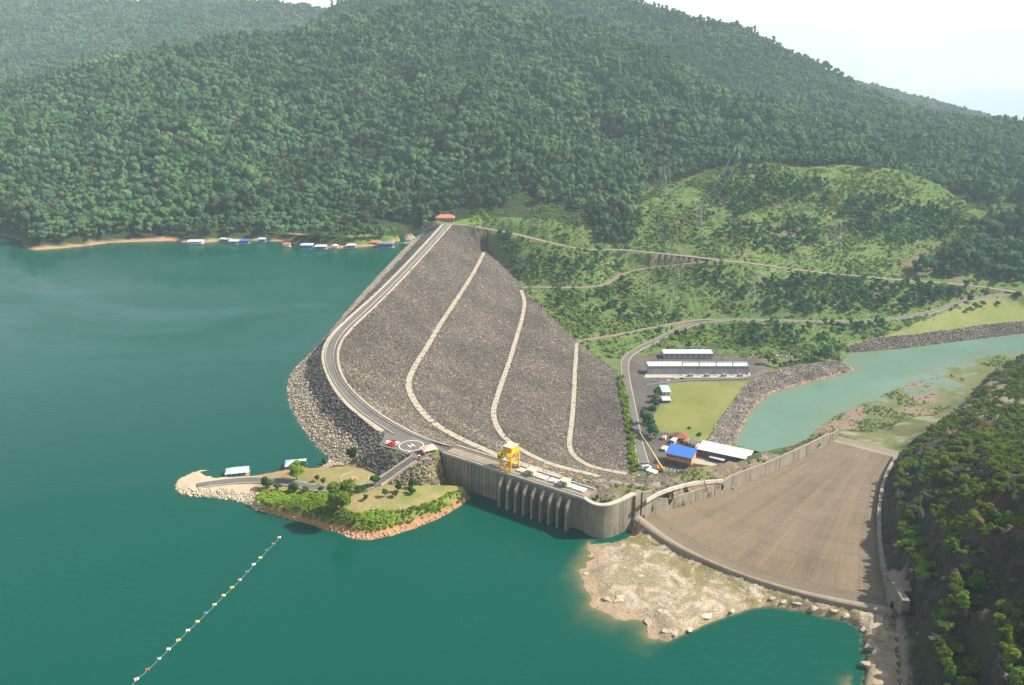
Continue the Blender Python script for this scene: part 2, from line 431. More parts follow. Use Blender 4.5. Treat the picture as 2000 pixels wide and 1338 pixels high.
RV = smooth_line(PX([(1258, 905, -94), (1245, 860, -94), (1240, 830, -94), (1228, 770, -94), (1219, 720, -94), (1223, 697, -93), (1245, 682, -92), (1290, 660, -90), (1340, 637, -87), (1390, 624, -84), (1500, 625, -86), (1640, 630, -85), (1780, 620, -83), (1850, 600, -80), (1900, 583, -77), (1990, 572, -72)]), 4)
RL = smooth_line(PX([(1262, 752, -94), (1300, 746, -94), (1360, 741, -94), (1450, 740, -94), (1475, 733, -94), (1500, 720, -94)]), 4)
RI = smooth_line(PX([(809, 896, 12), (780, 915, 8), (750, 937, 3.2), (729, 949, 1.6), (680, 955, .5), (630, 955, 0), (590, 949, -1), (551, 940, -2.5), (485, 937, -4.2), (432, 942, -5), (385, 949, -5)]), 2.5)
ROADS = [(R1, 9.0), (R1b, 7.0), (R2, 7.5), (R3, 6.0), (RV, 8.0), (RL, 5.5), (RI, 6.5)]
for r, wd in ROADS[:6]:
    ctl(offset_line(r, wd / 2 + 1.5), 6); ctl(offset_line(r, -wd / 2 - 1.5), 6)

# far shore
shoreF = PX(pz([(-420, 425), (-250, 435), (-100, 446), (0, 459), (36, 468), (57, 490), (130, 484), (220, 474), (330, 470), (380, 475), (480, 469), (540, 472), (620, 485), (700, 483), (760, 478), (800, 472), (826, 452)], LAKE))
ctl(shoreF, 10)
ctl([p + Vector((0, -22, -14)) for p in shoreF], 14)
ctl([p + Vector((0, 20 if p.x > -650 else 18, 9 if p.x > -650 else 16)) for p in shoreF[:-1]], 14)
ctl(PX([(826, 452, 1), (832, 441, 8), (863, 438, 12)]), 5)
ctl(PX([(838, 432, 13), (860, 433, 14), (890, 433, 14)]), 6)

# mountains: ridges sighted at a distance
def ridge(lst, back=(380, -70), step=60, dy=0):
    r = [WY(a, b + dy, c) for a, b, c in lst]
    ctl(r, step)
    if back: ctl([p + Vector((0, back[0], back[1])) for p in r], step)
    return r
nearRidge = ridge([(-400, 230, 1750), (-150, 190, 1850), (0, 172, 1900), (120, 160, 1950), (250, 138, 2000), (380, 112, 2050), (500, 80, 2100), (600, 58, 2150), (700, 38, 2200), (800, 24, 2250), (880, 20, 2280), (960, 32, 2280), (1060, 55, 2250), (1150, 72, 2200), (1280, 110, 2130), (1400, 165, 2050), (1480, 205, 1980)])
backRidge = ridge([(560, 110, 3000), (640, 20, 3000), (760, -15, 3050), (950, -25, 3050), (1100, -8, 3000), (1180, 6, 2950), (1300, 28, 2900), (1440, 58, 2850), (1500, 85, 2820), (1560, 120, 2800), (1640, 158, 2760), (1700, 192, 2720), (1780, 222, 2650), (1880, 242, 2500), (2000, 250, 2400), (2150, 270, 2300), (2400, 300, 2200)])
ridge([(1480, 150, 4600), (1600, 160, 4600), (1690, 175, 4600), (1760, 192, 4600), (1830, 212, 4600), (1900, 230, 4600), (1960, 243, 4600), (2100, 262, 4600)], (300, -60), 90)
ridge([(-500, -30, 3900), (-150, -12, 3900), (0, 2, 3850), (200, 4, 3800), (330, 8, 3800), (420, 10, 3800), (540, 18, 3800), (640, 30, 3800), (760, 50, 3800), (900, 90, 3800)], (400, -80), 90)
ridge([(-500, 190, 2700), (-200, 175, 2750), (0, 168, 2800), (200, 150, 2850), (400, 120, 2900), (560, 100, 2900)], None, 90)   # valley between
ridge([(1300, 200, 2350), (1420, 225, 2250), (1550, 250, 2150), (1700, 280, 2000), (1850, 300, 1900), (2000, 330, 1800), (2200, 350, 1700)], None, 70)
grassTop = ridge([(1180, 420, 1270), (1250, 397, 1320), (1300, 366, 1390), (1380, 336, 1440), (1460, 322, 1460), (1560, 329, 1450), (1650, 326, 1460), (1750, 336, 1450), (1830, 359, 1420), (1890, 394, 1370), (1930, 420, 1330), (1975, 425, 1320), (2100, 440, 1290)], (70, -14), 30)
ctl([WY(940, 425, 1245), WY(1000, 432, 1240), WY(1060, 425, 1250), WY(1130, 425, 1260)], 20)
ctl([WY(1000, 380, 1310), WY(1080, 365, 1340), WY(1180, 370, 1360)], 40)
ctl([WY(1330, 420, 1285), WY(1450, 420, 1290), WY(1560, 430, 1290), WY(1680, 440, 1290), WY(1800, 455, 1280), WY(1900, 480, 1260), WY(2050, 500, 1240)], 40)
for X in range(-9000, 9001, 1500):          # lowland far beyond
    for Y in (5500, 7000, 9000, 11500): CTRL.append(Vector((X, Y, -126)))
for Y in range(-400, 5600, 500):
    CTRL.append(Vector((-9000, Y, 120))); CTRL.append(Vector((9000, Y, -40)))
    CTRL.append(Vector((-4200, Y, 160 if Y > 900 else -30))); CTRL.append(Vector((4000, Y, 20)))
# left of the frame the mountain runs on along the lake
ctl([Vector((-1600, 1350, 60)), Vector((-1600, 2000, 260))], 80)

# valley floor, banks, river
bankL = PX(pz([(1440, 905), (1424, 874), (1442, 852), (1457, 820), (1480, 790), (1505, 769), (1555, 754), (1605, 742), (1667, 725), (1650, 707), (1638, 697), (1632, 690), (1700, 686), (1777, 679), (1862, 668), (2000, 651), (2200, 628)], TAIL))
bankLtop = PX(pz([(1372, 872), (1380, 862), (1405, 820), (1430, 787), (1450, 757), (1475, 740), (1507, 725), (1542, 717), (1585, 710), (1630, 703)], -94.5)) + PX([(1634, 698, -97), (1626, 688, -99), (1655, 676, -95), (1709, 660, -94), (1806, 651, -94), (1919, 635, -94), (2000, 627, -94), (2200, 603, -94)])
bankR = PX(pz([(1500, 893), (1545, 880), (1567, 869), (1601, 835), (1635, 813), (1692, 784), (1712, 777), (1737, 767), (1777, 747), (1834, 722), (1877, 707), (1933, 697), (2000, 692), (2200, 670)], TAIL))
ctl(bankL, 5); ctl(bankLtop, 5)
ctl(bankR, 6)
riverBed = [a.lerp(b, .5) + Vector((0, 0, -8)) for a, b in zip(resample([Vector(p) for p in bankL], 30), resample([Vector(p) for p in bankR], 30))]
riverBed = PX(pz([(1470, 870), (1520, 810), (1600, 775), (1690, 745), (1760, 715), (1850, 692), (2000, 672), (2200, 650)], -110))
ctl(riverBed, 12)
ctl(PX(pz([(1246, 915), (1300, 925), (1340, 905), (1390, 900), (1440, 893)], -95)), 6)
ctl(PX(pz([(1262, 735), (1300, 738), (1360, 736), (1462, 735), (1480, 728)], -94.5)), 8)
ctl(PX(pz([(1275, 700), (1330, 694), (1400, 696), (1470, 700), (1500, 708)], -94)), 8)
ctl(PX(pz([(1290, 690), (1340, 680), (1390, 672), (1420, 672), (1470, 690), (1520, 695), (1560, 694), (1600, 692)], -92.5)), 8)
ctl(PX(pz([(1320, 675), (1380, 655), (1420, 650), (1500, 655), (1600, 655)], -87.5)), 10)
ctl(PX(pz([(1290, 760), (1440, 755), (1330, 800), (1400, 800), (1300, 840), (1375, 850)], -94)), 10)
ctl(PX(pz([(1800, 635), (1900, 615), (2000, 600), (2150, 590)], -88)), 20)

# intake wall line and its pier wall
A_in = W(865, 885, CREST); B_in = W(1140, 975, CREST)
inDir = (B_in - A_in).normalized(); inN = Vector((inDir.y, -inDir.x, 0))     # towards the lake
if inN.y > 0: inN = -inN
ctl([A_in + inN * .6 + Vector((0, 0, -27)), B_in + inN * .6 + Vector((0, 0, -38))], 3)
ctl([A_in - inN * 5, B_in - inN * 5], 4)
curveW = smooth_line([B_in] + PX(pz([(1150, 983), (1166, 989), (1185, 990), (1208, 983), (1242, 966)], CREST)), 1.5, 2)
ctl([p + (p - Vector((48, 425, 12))).normalized() * .8 + Vector((0, 0, -30)) for p in curveW[:-4]], 2)
ctl([p - (p - Vector((48, 425, 12))).normalized() * 4.5 + Vector((0, 0, -3)) for p in curveW], 3)
# sill and chute
ZS = -3.0
sillUp = smooth_line(PX(pz([(1221, 1009), (1288, 1058), (1337, 1084), (1424, 1122), (1505, 1150), (1610, 1179), (1743, 1204)], ZS)), 2.5, 2)
sillDn = smooth_line(PX(pz([(1253, 1010), (1310, 1056), (1365, 1087), (1445, 1122), (1540, 1151), (1645, 1173), (1736, 1188)], ZS + .3)), 2.5, 2)
PROF = ([0, .05, .16, .32, .57, .8, 1.0], [-3.0, -7.2, -16.2, -28, -44, -56, -65])
def chute_z(f): return float(np.interp(f, PROF[0], PROF[1]))
L0, L1 = W(1253, 1011, -3), W(1628, 862, -65)
def left_edge(f):
    q = L0.lerp(L1, f); q.z = chute_z(f); return q
_re = [W(1736, 1188, -3), W(1729, 1160, -9), W(1722, 1133, -15.5), W(1712, 1072, -27.5), W(1711, 1000, -42), W(1722, 940, -54.5), W(1748, 893, -65)]
_re = smooth_line(_re, 4, 2)
def right_edge(f):
    t = f * (len(_re) - 1); i = min(int(t), len(_re) - 2)
    q = _re[i].lerp(_re[i + 1], t - i); q.z = chute_z(f); return q
_sd = resample(sillDn, 40)
def chute_pt(u, f):
    a = left_edge(f); b = right_edge(f)
    q = a.lerp(b, u)
    t = u * (len(_sd) - 1); i = min(int(t), len(_sd) - 2)
    bow = _sd[i].lerp(_sd[i + 1], t - i) - L0.lerp(_re[0], u); bow.z = 0
    return q + bow * (1 - f) ** 2
for k in range(31):
    f = k / 30
    for u in (0, .2, .4, .6, .8, 1): CTRL.append(chute_pt(u, f) + Vector((0, 0, -2.5)))
ctl(sillUp, 4)
# training wall crest on the left and the ground behind it
wallTop = [left_edge(f) + Vector((0, 0, 9.0)) for f in np.linspace(.02, 1, 24)]
chDir = (L1 - L0); chDir.z = 0; chDir.normalize(); chN = Vector((-chDir.y, chDir.x, 0))   # away from the chute
pathL = PX([(1263, 979, 10), (1295, 960, 4), (1358, 943, -9), (1412, 940, -19)])
ctl([p + chN * 2.5 + Vector((0, 0, -.8)) for p in wallTop if p.z < -16], 5)
ctl(pathL, 4)
ctl([p + chN * 1.6 + Vector((0, 0, 0)) for p in wallTop if p.z > -16 and p.z < 2], 5)
ridgeS = PX([(1240, 938, -68), (1279, 929, -42), (1300, 926, -26), (1331, 921, -16), (1370, 911, -13), (1409, 905, -17), (1461, 897, -27), (1490, 887, -37), (1530, 882, -52), (1560, 874, -64), (1585, 858, -72)])
ctl(ridgeS, 5)
ctl([Vector((p.x - 8, p.y + 30, (p.z - 95) / 2 - 4)) for p in ridgeS[2:8]], 8)
ctl([Vector((p.x - 14, p.y + 52, -95)) for p in ridgeS[2:8]], 8)
ctl(PX([(1160, 968, 9), (1185, 976, 8), (1240, 957, 6)]), 3)
ctl(PX([(1200, 955, -8), (1250, 948, -10), (1300, 940, -8), (1340, 934, -11)]), 4)
# beyond the chute's lip
lipOut = PX([(1628, 850, -72), (1680, 862, -76), (1750, 880, -76)])
ctl(lipOut, 6)
ctl(PX([(1600, 838, -98), (1660, 835, -98), (1720, 830, -97), (1760, 855, -90), (1790, 850, -86)]), 8)
# marsh
marsh = PX(pz([(1700, 800), (1750, 790), (1800, 770), (1850, 760), (1900, 730), (1950, 715), (2050, 700), (1660, 820), (1730, 815), (1790, 810), (1820, 790)], TAIL + .3))
CTRL.extend(marsh)

# the blasted cliff on the right: benches stepping up from the chute's right edge
E0 = [Vector((95, 20, -5)), Vector((118, 150, -5)), W(1758, 1338, -5), W(1752, 1250, -4.5), W(1745, 1207, -4)]
E2 = PX([(1800, 848, -74), (1850, 813, -86), (1885, 782, -95), (1930, 728, -99), (1985, 698, -100), (2150, 660, -100)])
E_mid = [right_edge(f) + Vector((0, 0, 0)) for f in np.linspace(.03, 1, 22)]
E = E0 + E_mid + E2
nE = len(E)
BENCH = [(1.6, 1.5), (3.0, 6.0), (7.0, 7.0), (9.0, 19), (19, 19.5), (21.5, 33), (34, 33.5), (37, 47), (51, 48), (54, 61), (74, 64), (110, 82), (240, 108), (420, 118)]
def cliffk(i):
    if i < len(E0): return 0.95
    if i < len(E0) + len(E_mid): return 1.0 - .5 * ((i - len(E0)) / len(E_mid)) ** 1.3
    j = i - len(E0) - len(E_mid)
    return .5 - .05 * j
cliffL = []
for bi, (d, dz) in enumerate(BENCH):
    line = []
    for i, p in enumerate(E):
        a = E[max(i - 2, 0)]; b = E[min(i + 2, nE - 1)]
        t = b - a; t.z = 0; t.normalize()
        wob = (math.sin(p.y * .045 + bi * 1.9) + .6 * math.sin(p.y * .11 + bi * 4.1)) * min(2.6, d * .09)
        k = cliffk(i)
        q = p + Vector((t.y, -t.x, 0)) * (d + wob) * (1 if i >= len(E0) else 1.15)
        q.z = p.z + dz * k
        if bi == 0 and i < len(E0): q.z = p.z + 3
        line.append(q)
    cliffL.append(line)
    ctl(line, 5 if d < 60 else 20)
ctl([p + Vector((0, 0, -2)) for p in E0] , 5)
ctl(E2, 6)
for X, Y, Z in [(900, 300, 120), (1200, 600, 60), (900, 800, 20), (1200, 1000, -40), (1800, 300, 130), (1500, -300, 150), (700, -300, 150), (300, -300, 120), (2500, 900, 40), (1100, 1150, -60), (1700, 1300, 60), (2500, 1800, 200)]:
    CTRL.append(Vector((X, Y, Z)))

# rock apron in front of the sill
apron = PX(pz([(1172, 1036), (1150, 1060), (1138, 1085), (1128, 1110), (1140, 1130), (1152, 1150), (1160, 1186), (1200, 1200), (1243, 1212), (1270, 1235), (1302, 1254), (1330, 1240), (1370, 1222), (1420, 1203), (1460, 1190), (1496, 1183), (1510, 1185)], LAKE)) 
apron2 = PX(pz([(1560, 1192), (1610, 1203), (1655, 1212), (1685, 1228), (1688, 1260), (1680, 1300), (1662, 1338), (1640, 1400)], LAKE))
apron = apron + apron2
ctl(apron, 3)
ctl([p + Vector((-8, -9, -3.2)) if i < 11 else p + Vector((-1.5, -3.5, -8)) for i, p in enumerate(apron)], 4)
ctl([p + Vector((-19, -22, -9)) if i < 11 else p + Vector((-9, -16, -20)) for i, p in enumerate(apron)], 6)
ctl([p + Vector((.5, 1.3, 2.9)) for p in apron[10:17]], 2)
ctl(PX([(1225, 1025, -4), (1285, 1068, -4), (1340, 1096, -4), (1420, 1134, -4), (1505, 1162, -4), (1610, 1190, -4.2), (1735, 1215, -4)]), 4)
ctl(PX([(1200, 1060, -4.6), (1180, 1110, -4.8), (1200, 1150, -4.6), (1250, 1180, -4.8), (1300, 1205, -4.4), (1350, 1195, -4.0), (1420, 1175, -4.2), (1488, 1167, -4.4)]), 4)
ctl(PX([(1260, 1090, -3.6), (1300, 1140, -3.5), (1380, 1150, -3.4), (1440, 1155, -3.8)]), 5)
ctl(PX([(1520, 1172, -4.8), (1600, 1190, -5), (1660, 1200, -5), (1700, 1225, -4.8), (1706, 1270, -4.8), (1690, 1338, -5)]), 4)

# island spit
islShore = PX(pz([(655, 903), (632, 912), (600, 914), (560, 918), (520, 925), (480, 932), (440, 930), (415, 921), (398, 917), (380, 920), (352, 934), (341, 942), (343, 955), (352, 967), (400, 972), (450, 976), (480, 984), (500, 996), (560, 1012), (620, 1028), (660, 1042), (690, 1053), (725, 1055), (770, 1045), (820, 1028), (870, 1006), (912, 978), (918, 966)], LAKE))
ctl(islShore, 3)
cI = Vector((-95, 440, 0))
isl_c = W(650, 950, -4)
ctl([p + (Vector((p.x, p.y, 0)) - Vector((isl_c.x, isl_c.y, 0))).normalized() * 7 + Vector((0, 0, -6)) for p in islShore[2:]], 5)
ctl(PX([(500, 978, -3), (540, 986, -1.5), (600, 996, -.5), (650, 1008, -.3), (700, 1018, 0), (740, 1016, 0), (790, 1003, 0), (850, 985, .5), (890, 965, .5), (906, 955, .5)]), 3)
ctl(PX([(640, 1018, -3.5), (690, 1032, -4), (740, 1034, -4), (800, 1016, -3.8), (860, 996, -3.5)]), 3)
ctl(PX([(620, 985, .8), (700, 993, 1.6), (780, 985, 1.8), (850, 968, 1.8), (890, 953, 1.6)]), 5)
ctl(PX([(760, 948, 2.2), (800, 950, 2.2), (850, 948, 2), (910, 947, 1.2)]), 4)
ctl(PX([(700, 975, 1.8), (760, 970, 2.2), (830, 962, 2.2)]), 5)
ctl(PX([(600, 935, .3), (640, 928, 1.0), (690, 925, 1.4), (735, 930, 1.6), (700, 940, 1.4), (640, 942, .8)]), 5)
ctl(PX([(620, 918, -2), (660, 912, -1), (700, 912, -.5), (740, 922, 1)]), 5)
ctl(PX([(350, 945, -6.2), (395, 926, -6.2), (430, 938, -5.6), (400, 962, -6)]), 4)
ctl(PX([(520, 930, -4.2), (560, 924, -4), (590, 920, -3.5)]), 4)
for off in (5, -5): ctl(offset_line([p for p in RI], off), 4)

# lake bed
lakePoly = [(-4200, -500), (60, -500)] + [(p.x - 20, p.y - 10) for p in reversed(apron2)] + [(p.x - 6, p.y - 6) for p in reversed(apron[:17])] + [(B_in.x, B_in.y), (A_in.x, A_in.y)]
lakePoly += [(-60, 470), (-75, 480)] + [(p.x + 3, p.y) for p in reversed(crestU)] + [(p.x, p.y) for p in reversed(shoreF)] + [(-4200, 1500)]
_pts = np.array([(p.x, p.y) for p in CTRL])
def far_from_ctrl(x, y, d): return np.min((_pts[:, 0] - x) ** 2 + (_pts[:, 1] - y) ** 2) > d * d
for X in list(range(-240, 240, 22)):
    for Y in range(230, 900, 22):
        if inpoly(np.array([X]), np.array([Y]), lakePoly)[0] and far_from_ctrl(X, Y, 16): CTRL.append(Vector((X, Y, -27)))
for X in range(-4000, 60, 130):
    for Y in range(-450, 1120, 130):
        if not (-240 < X < 240 and 230 < Y < 900) and inpoly(np.array([X]), np.array([Y]), lakePoly)[0] and far_from_ctrl(X, Y, 60): CTRL.append(Vector((X, Y, -28)))
for X in (-200, -50, 40): 
    for Y in (-450, -250, -50, 100, 200): CTRL.append(Vector((X, Y, -28)))

# ------------------------------------------------------------------ surface through the survey points
seen = {}
for p in CTRL:
    k = (round(p.x / 1.2), round(p.y / 1.2))
    if k in seen: seen[k].append(p.z)
    else: seen[k] = [p.z]
cp = [Vector((k[0] * 1.2, k[1] * 1.2)) for k in seen]
cz = [sum(v) / len(v) for v in seen.values()]
res = geometry.delaunay_2d_cdt(cp, [], [], 0, 1e-4, True)
tv = []
for i, v in enumerate(res[0]):
    o = res[3][i]
    tv.append((v.x, v.y, cz[o[0]] if o else 0))
tin = BVHTree.FromPolygons(tv, [tuple(f) for f in res[2]])

def lines(*segs):
    out = []
    for a, b, s in segs: out += list(np.arange(a, b, s))
    return np.array(out + [segs[-1][1]], float)
GX = lines((-9000, -4000, 500), (-4000, -1700, 120), (-1700, -900, 24), (-900, -240, 12), (-240, 440, 2), (440, 800, 6), (800, 1700, 16), (1700, 4000, 90), (4000, 9000, 500))
GY = lines((-420, 60, 60), (60, 220, 8), (220, 760, 2), (760, 1240, 2.5), (1240, 1500, 8), (1500, 2500, 16), (2500, 4700, 36), (4700, 11500, 340))
nX, nY = len(GX), len(GY)
XX, YY = np.meshgrid(GX, GY)
HH = np.zeros_like(XX)
down = Vector((0, 0, -1))
rc = tin.ray_cast
for j in range(nY):
    y = float(GY[j])
    row = HH[j]
    for i in range(nX):
        h = rc(Vector((GX[i], y, 3000.0)), down)
        row[i] = h[0].z if h[0] is not None else (-126.0 if y > 5000 else -20.0)

def Hbi(x, y, A=None):
    A = HH if A is None else A
    x = np.asarray(x, float); y = np.asarray(y, float)
    i = np.clip(np.searchsorted(GX, x) - 1, 0, nX - 2); j = np.clip(np.searchsorted(GY, y) - 1, 0, nY - 2)
    fx = np.clip((x - GX[i]) / (GX[i + 1] - GX[i]), 0, 1); fy = np.clip((y - GY[j]) / (GY[j + 1] - GY[j]), 0, 1)
    return (A[j, i] * (1 - fx) + A[j, i + 1] * fx) * (1 - fy) + (A[j + 1, i] * (1 - fx) + A[j + 1, i + 1] * fx) * fy
def H1(x, y): return float(Hbi(x, y))

def ip0(s, t): return A_in + (B_in - A_in) * s - inN * t
P_deck = [tuple(ip0(*a)[:2]) for a in ((-.03, -.3), (1.0, -.3), (1.0, 14.5), (-.03, 14.5))]
def polyXY(lines_): return [(p.x, p.y) for l in lines_ for p in l]
P_down = polyXY([crestD, deckBack, nearG, list(reversed(groin))])
P_up = polyXY([crestU, [W(756, 848, CREST), W(748, 860, CREST), W(740, 870, CREST), W(716, 905, -1), W(690, 910, -3)], list(reversed(upBed))])
P_crest = polyXY([crestU, plazaEdge, deckBack[:1], list(reversed(crestD))])
P_island = polyXY([islShore, [ip0(.27, -.5), ip0(-.02, 0), ip0(-.02, 14), W(868, 880, CREST), W(863, 886, CREST), W(835, 889, CREST), W(800, 892, CREST), W(740, 870, CREST)]])
P_apron = [(p.x - 25, p.y - 30) for p in apron] + [(E0[2].x, E0[2].y - 20)] + [(p.x, p.y) for p in (E0[2], E0[3], E0[4])] + polyXY([list(reversed(sillUp))])
P_chute = [(left_edge(f).x, left_edge(f).y) for f in np.linspace(0, 1, 12)] + [(right_edge(f).x, right_edge(f).y) for f in np.linspace(1, 0, 20)]
P_chute += [(p.x, p.y) for p in reversed(sillUp)]
P_cliff = [(p.x, p.y) for p in E] + [(p.x, p.y) for p in reversed(cliffL[-1])]
P_spur = polyXY([nearG, [W(1246, 915, -95)]]) + [(p.x - 14, p.y + 52) for p in ridgeS[2:8]] + polyXY([[W(1530, 882, -52), W(1560, 872, -80), W(1600, 838, -98), W(1628, 850, -72)]]) + [(p.x, p.y) for p in reversed(wallTop)] + [(curveW[-1].x, curveW[-1].y), (B_in.x, B_in.y)]
P_lawn = polyXY([PX(pz([(1305, 748), (1355, 744), (1452, 744), (1462, 748), (1440, 772), (1412, 810), (1378, 864), (1345, 862), (1310, 846), (1272, 842), (1272, 815), (1295, 785)], -94))])
P_bank = polyXY([bankL[1:9], [W(1672, 722, TAIL - 3)], list(reversed(bankLtop[:10]))])
P_bank2 = polyXY([bankL[10:], list(reversed(bankLtop[11:]))])
P_yard = polyXY([PX(pz([(1246, 925), (1236, 860), (1232, 800), (1222, 760), (1228, 700), (1262, 695), (1300, 690), (1400, 694), (1480, 700), (1500, 712), (1475, 738), (1452, 744), (1305, 748), (1295, 785), (1272, 815), (1272, 842), (1310, 846), (1345, 862), (1378, 864), (1440, 880), (1460, 900), (1350, 930)], -94))])
P_plain = polyXY([bankLtop[12:], list(reversed(PX([(1655, 672, -94), (1760, 640, -88), (1805, 625, -85), (1860, 606, -82), (1905, 588, -79), (1990, 578, -74), (2200, 590, -80)])))])
P_marsh = polyXY([bankR[2:]]) + [(p.x + 60, p.y - 60) for p in reversed(E2)] + [(p.x, p.y) for p in reversed(lipOut)]

M_ = {}
for nm, pl_ in (('down', P_down), ('up', P_up), ('crest', P_crest), ('island', P_island), ('apron', P_apron), ('chute', P_chute), ('cliff', P_cliff), ('spur', P_spur), ('lawn', P_lawn), ('bank', P_bank), ('bank2', P_bank2), ('yard', P_yard), ('plain', P_plain), ('marsh', P_marsh)):
    M_[nm] = inpoly(XX, YY, pl_)
built = M_['down'] | M_['up'] | M_['crest'] | M_['chute'] | M_['lawn'] | M_['yard'] | M_['bank'] | M_['bank2']
# natural relief
roadD = np.full(XX.shape, 1e3)
roadZ = np.zeros(XX.shape)
for r, wd in ROADS:
    for p in r:
        R = 14
        i0, i1 = np.searchsorted(GX, [p.x - R, p.x + R]); j0, j1 = np.searchsorted(GY, [p.y - R, p.y + R])
        if i1 <= i0 or j1 <= j0: continue
        d = np.hypot(XX[j0:j1, i0:i1] - p.x, YY[j0:j1, i0:i1] - p.y) - wd / 2
        s = roadD[j0:j1, i0:i1]; m = d < s
        s[m] = d[m]; roadZ[j0:j1, i0:i1][m] = p.z
hill = ~(built | M_['island'] | M_['apron'] | M_['cliff'] | M_['spur'] | M_['marsh'] | M_['plain'])
above = sstep(LAKE + 6, LAKE + 50, HH)
farm = sstep(1150, 1420, YY)
up_mtn = farm * sstep(20, 110, HH)
ridged = 1 - np.abs(fbm(XX, YY, 420, 4, 3)) * 2
HH = HH + hill * (up_mtn * (ridged * 26 - 13 + fbm(XX, YY, 130, 3, 9) * 8))
gul = np.clip(1 - np.abs(fbm(XX * 1.5, YY * .55, 300, 3, 57)) * 4.5, 0, 1) ** 1.5
HH = HH - hill * gul * 38 * sstep(1190, 1400, YY) * (1 - sstep(1850, 2120, YY)) * sstep(25, 90, HH) * ((XX < 150) | (YY > 1520))
HH = HH + hill * (HH > LAKE + 3) * sstep(1, 13, roadD) * (fbm(XX, YY, 55, 4, 21) * 4.5 + fbm(XX, YY, 16, 3, 5) * 1.6) * (YY < 1700)
shore_w = fbm(XX, YY, 30, 4, 33) * 2.5 + fbm(XX, YY, 9, 3, 35) * 1.2
HH = HH + (hill & (np.abs(HH - LAKE) < 12) & (YY > 1000) & (XX < 0)) * shore_w
cl = M_['cliff'] & ~built
cl_d = sstep(0, 6, Hbi(XX, YY) * 0 + 6)
HH = HH + cl * sstep(2, 9, np.where(M_['cliff'], 9, 0)) * (fbm(XX, YY, 18, 4, 41, .6) * 2.6 + np.abs(fbm(XX, YY, 8, 3, 44)) * 3.5 - 1.2)
ap = M_['apron'] & (HH > LAKE - 5)
rr = np.abs(fbm(XX, YY, 22, 5, 51, .6))
HH = HH + ap * ((.5 - rr) * 2.4 - .6 + fbm(XX, YY, 7, 3, 52) * .9)
HH = HH + (M_['spur']) * (fbm(XX, YY, 20, 5, 61, .62) * 3.6 + fbm(XX, YY, 5, 2, 63) * .8)
HH = HH + (M_['island'] & (roadD > 1)) * (fbm(XX, YY, 12, 4, 71) * .7) * sstep(.5, 4, roadD)
mk = M_['marsh'] & (HH < TAIL + 9)
HH = np.where(mk, TAIL + .25 + np.maximum(HH - TAIL - 5, 0) * 1.6 + np.minimum(HH - TAIL, 5) * .12 + fbm(XX, YY, 52, 5, 83, .58) * 1.7, HH)
HH = HH + M_['plain'] * fbm(XX, YY, 60, 3, 91) * .8
# road beds
t = sstep(.8, 7, roadD)
onroad = (roadD < 7) & ~(M_['crest']) & ~M_['down']
HH = np.where(onroad, (roadZ - .45) * (1 - t) + HH * t, HH)
HH = np.where(M_['crest'], np.minimum(HH, CREST - .6), HH)
HH = np.where(inpoly(XX, YY, P_deck), np.minimum(HH, CREST - 4), HH)

# ------------------------------------------------------------------ object helpers
def tag(o, label=None, cat=None, group=None, kind=None):
    if label: o['label'] = label
    if cat: o['category'] = cat
    if group: o['group'] = group
    if kind: o['kind'] = kind
    return o
def link(o, parent=None):
    COL.objects.link(o)
    if parent is not None: o.parent = parent
    return o
def empty(name, loc=(0, 0, 0), rz=0):
    o = bpy.data.objects.new(name, None)
    o.location = loc; o.rotation_euler = (0, 0, rz); o.empty_display_size = .5
    return link(o)
def np_mesh(name, verts, faces, mats, attrs=None, smooth=False, mat_idx=None):
    me = bpy.data.meshes.new(name)
    verts = np.asarray(verts, np.float32); faces = np.asarray(faces, np.int32)
    k = faces.shape[1]
    me.vertices.add(len(verts)); me.vertices.foreach_set('co', verts.ravel())
    me.loops.add(faces.size); me.loops.foreach_set('vertex_index', faces.ravel())
    me.polygons.add(len(faces)); me.polygons.foreach_set('loop_start', np.arange(len(faces), dtype=np.int32) * k)
    for m in (mats if isinstance(mats, (list, tuple)) else [mats]): me.materials.append(MAT[m])
    if mat_idx is not None: me.polygons.foreach_set('material_index', np.asarray(mat_idx, np.int32))
    me.update(calc_edges=True); me.validate()
    if smooth: me.polygons.foreach_set('use_smooth', np.ones(len(me.polygons), bool))
    for an, v in (attrs or {}).items():
        a = me.attributes.new(an, 'FLOAT', 'POINT'); a.data.foreach_set('value', np.asarray(v, np.float32))
    return me
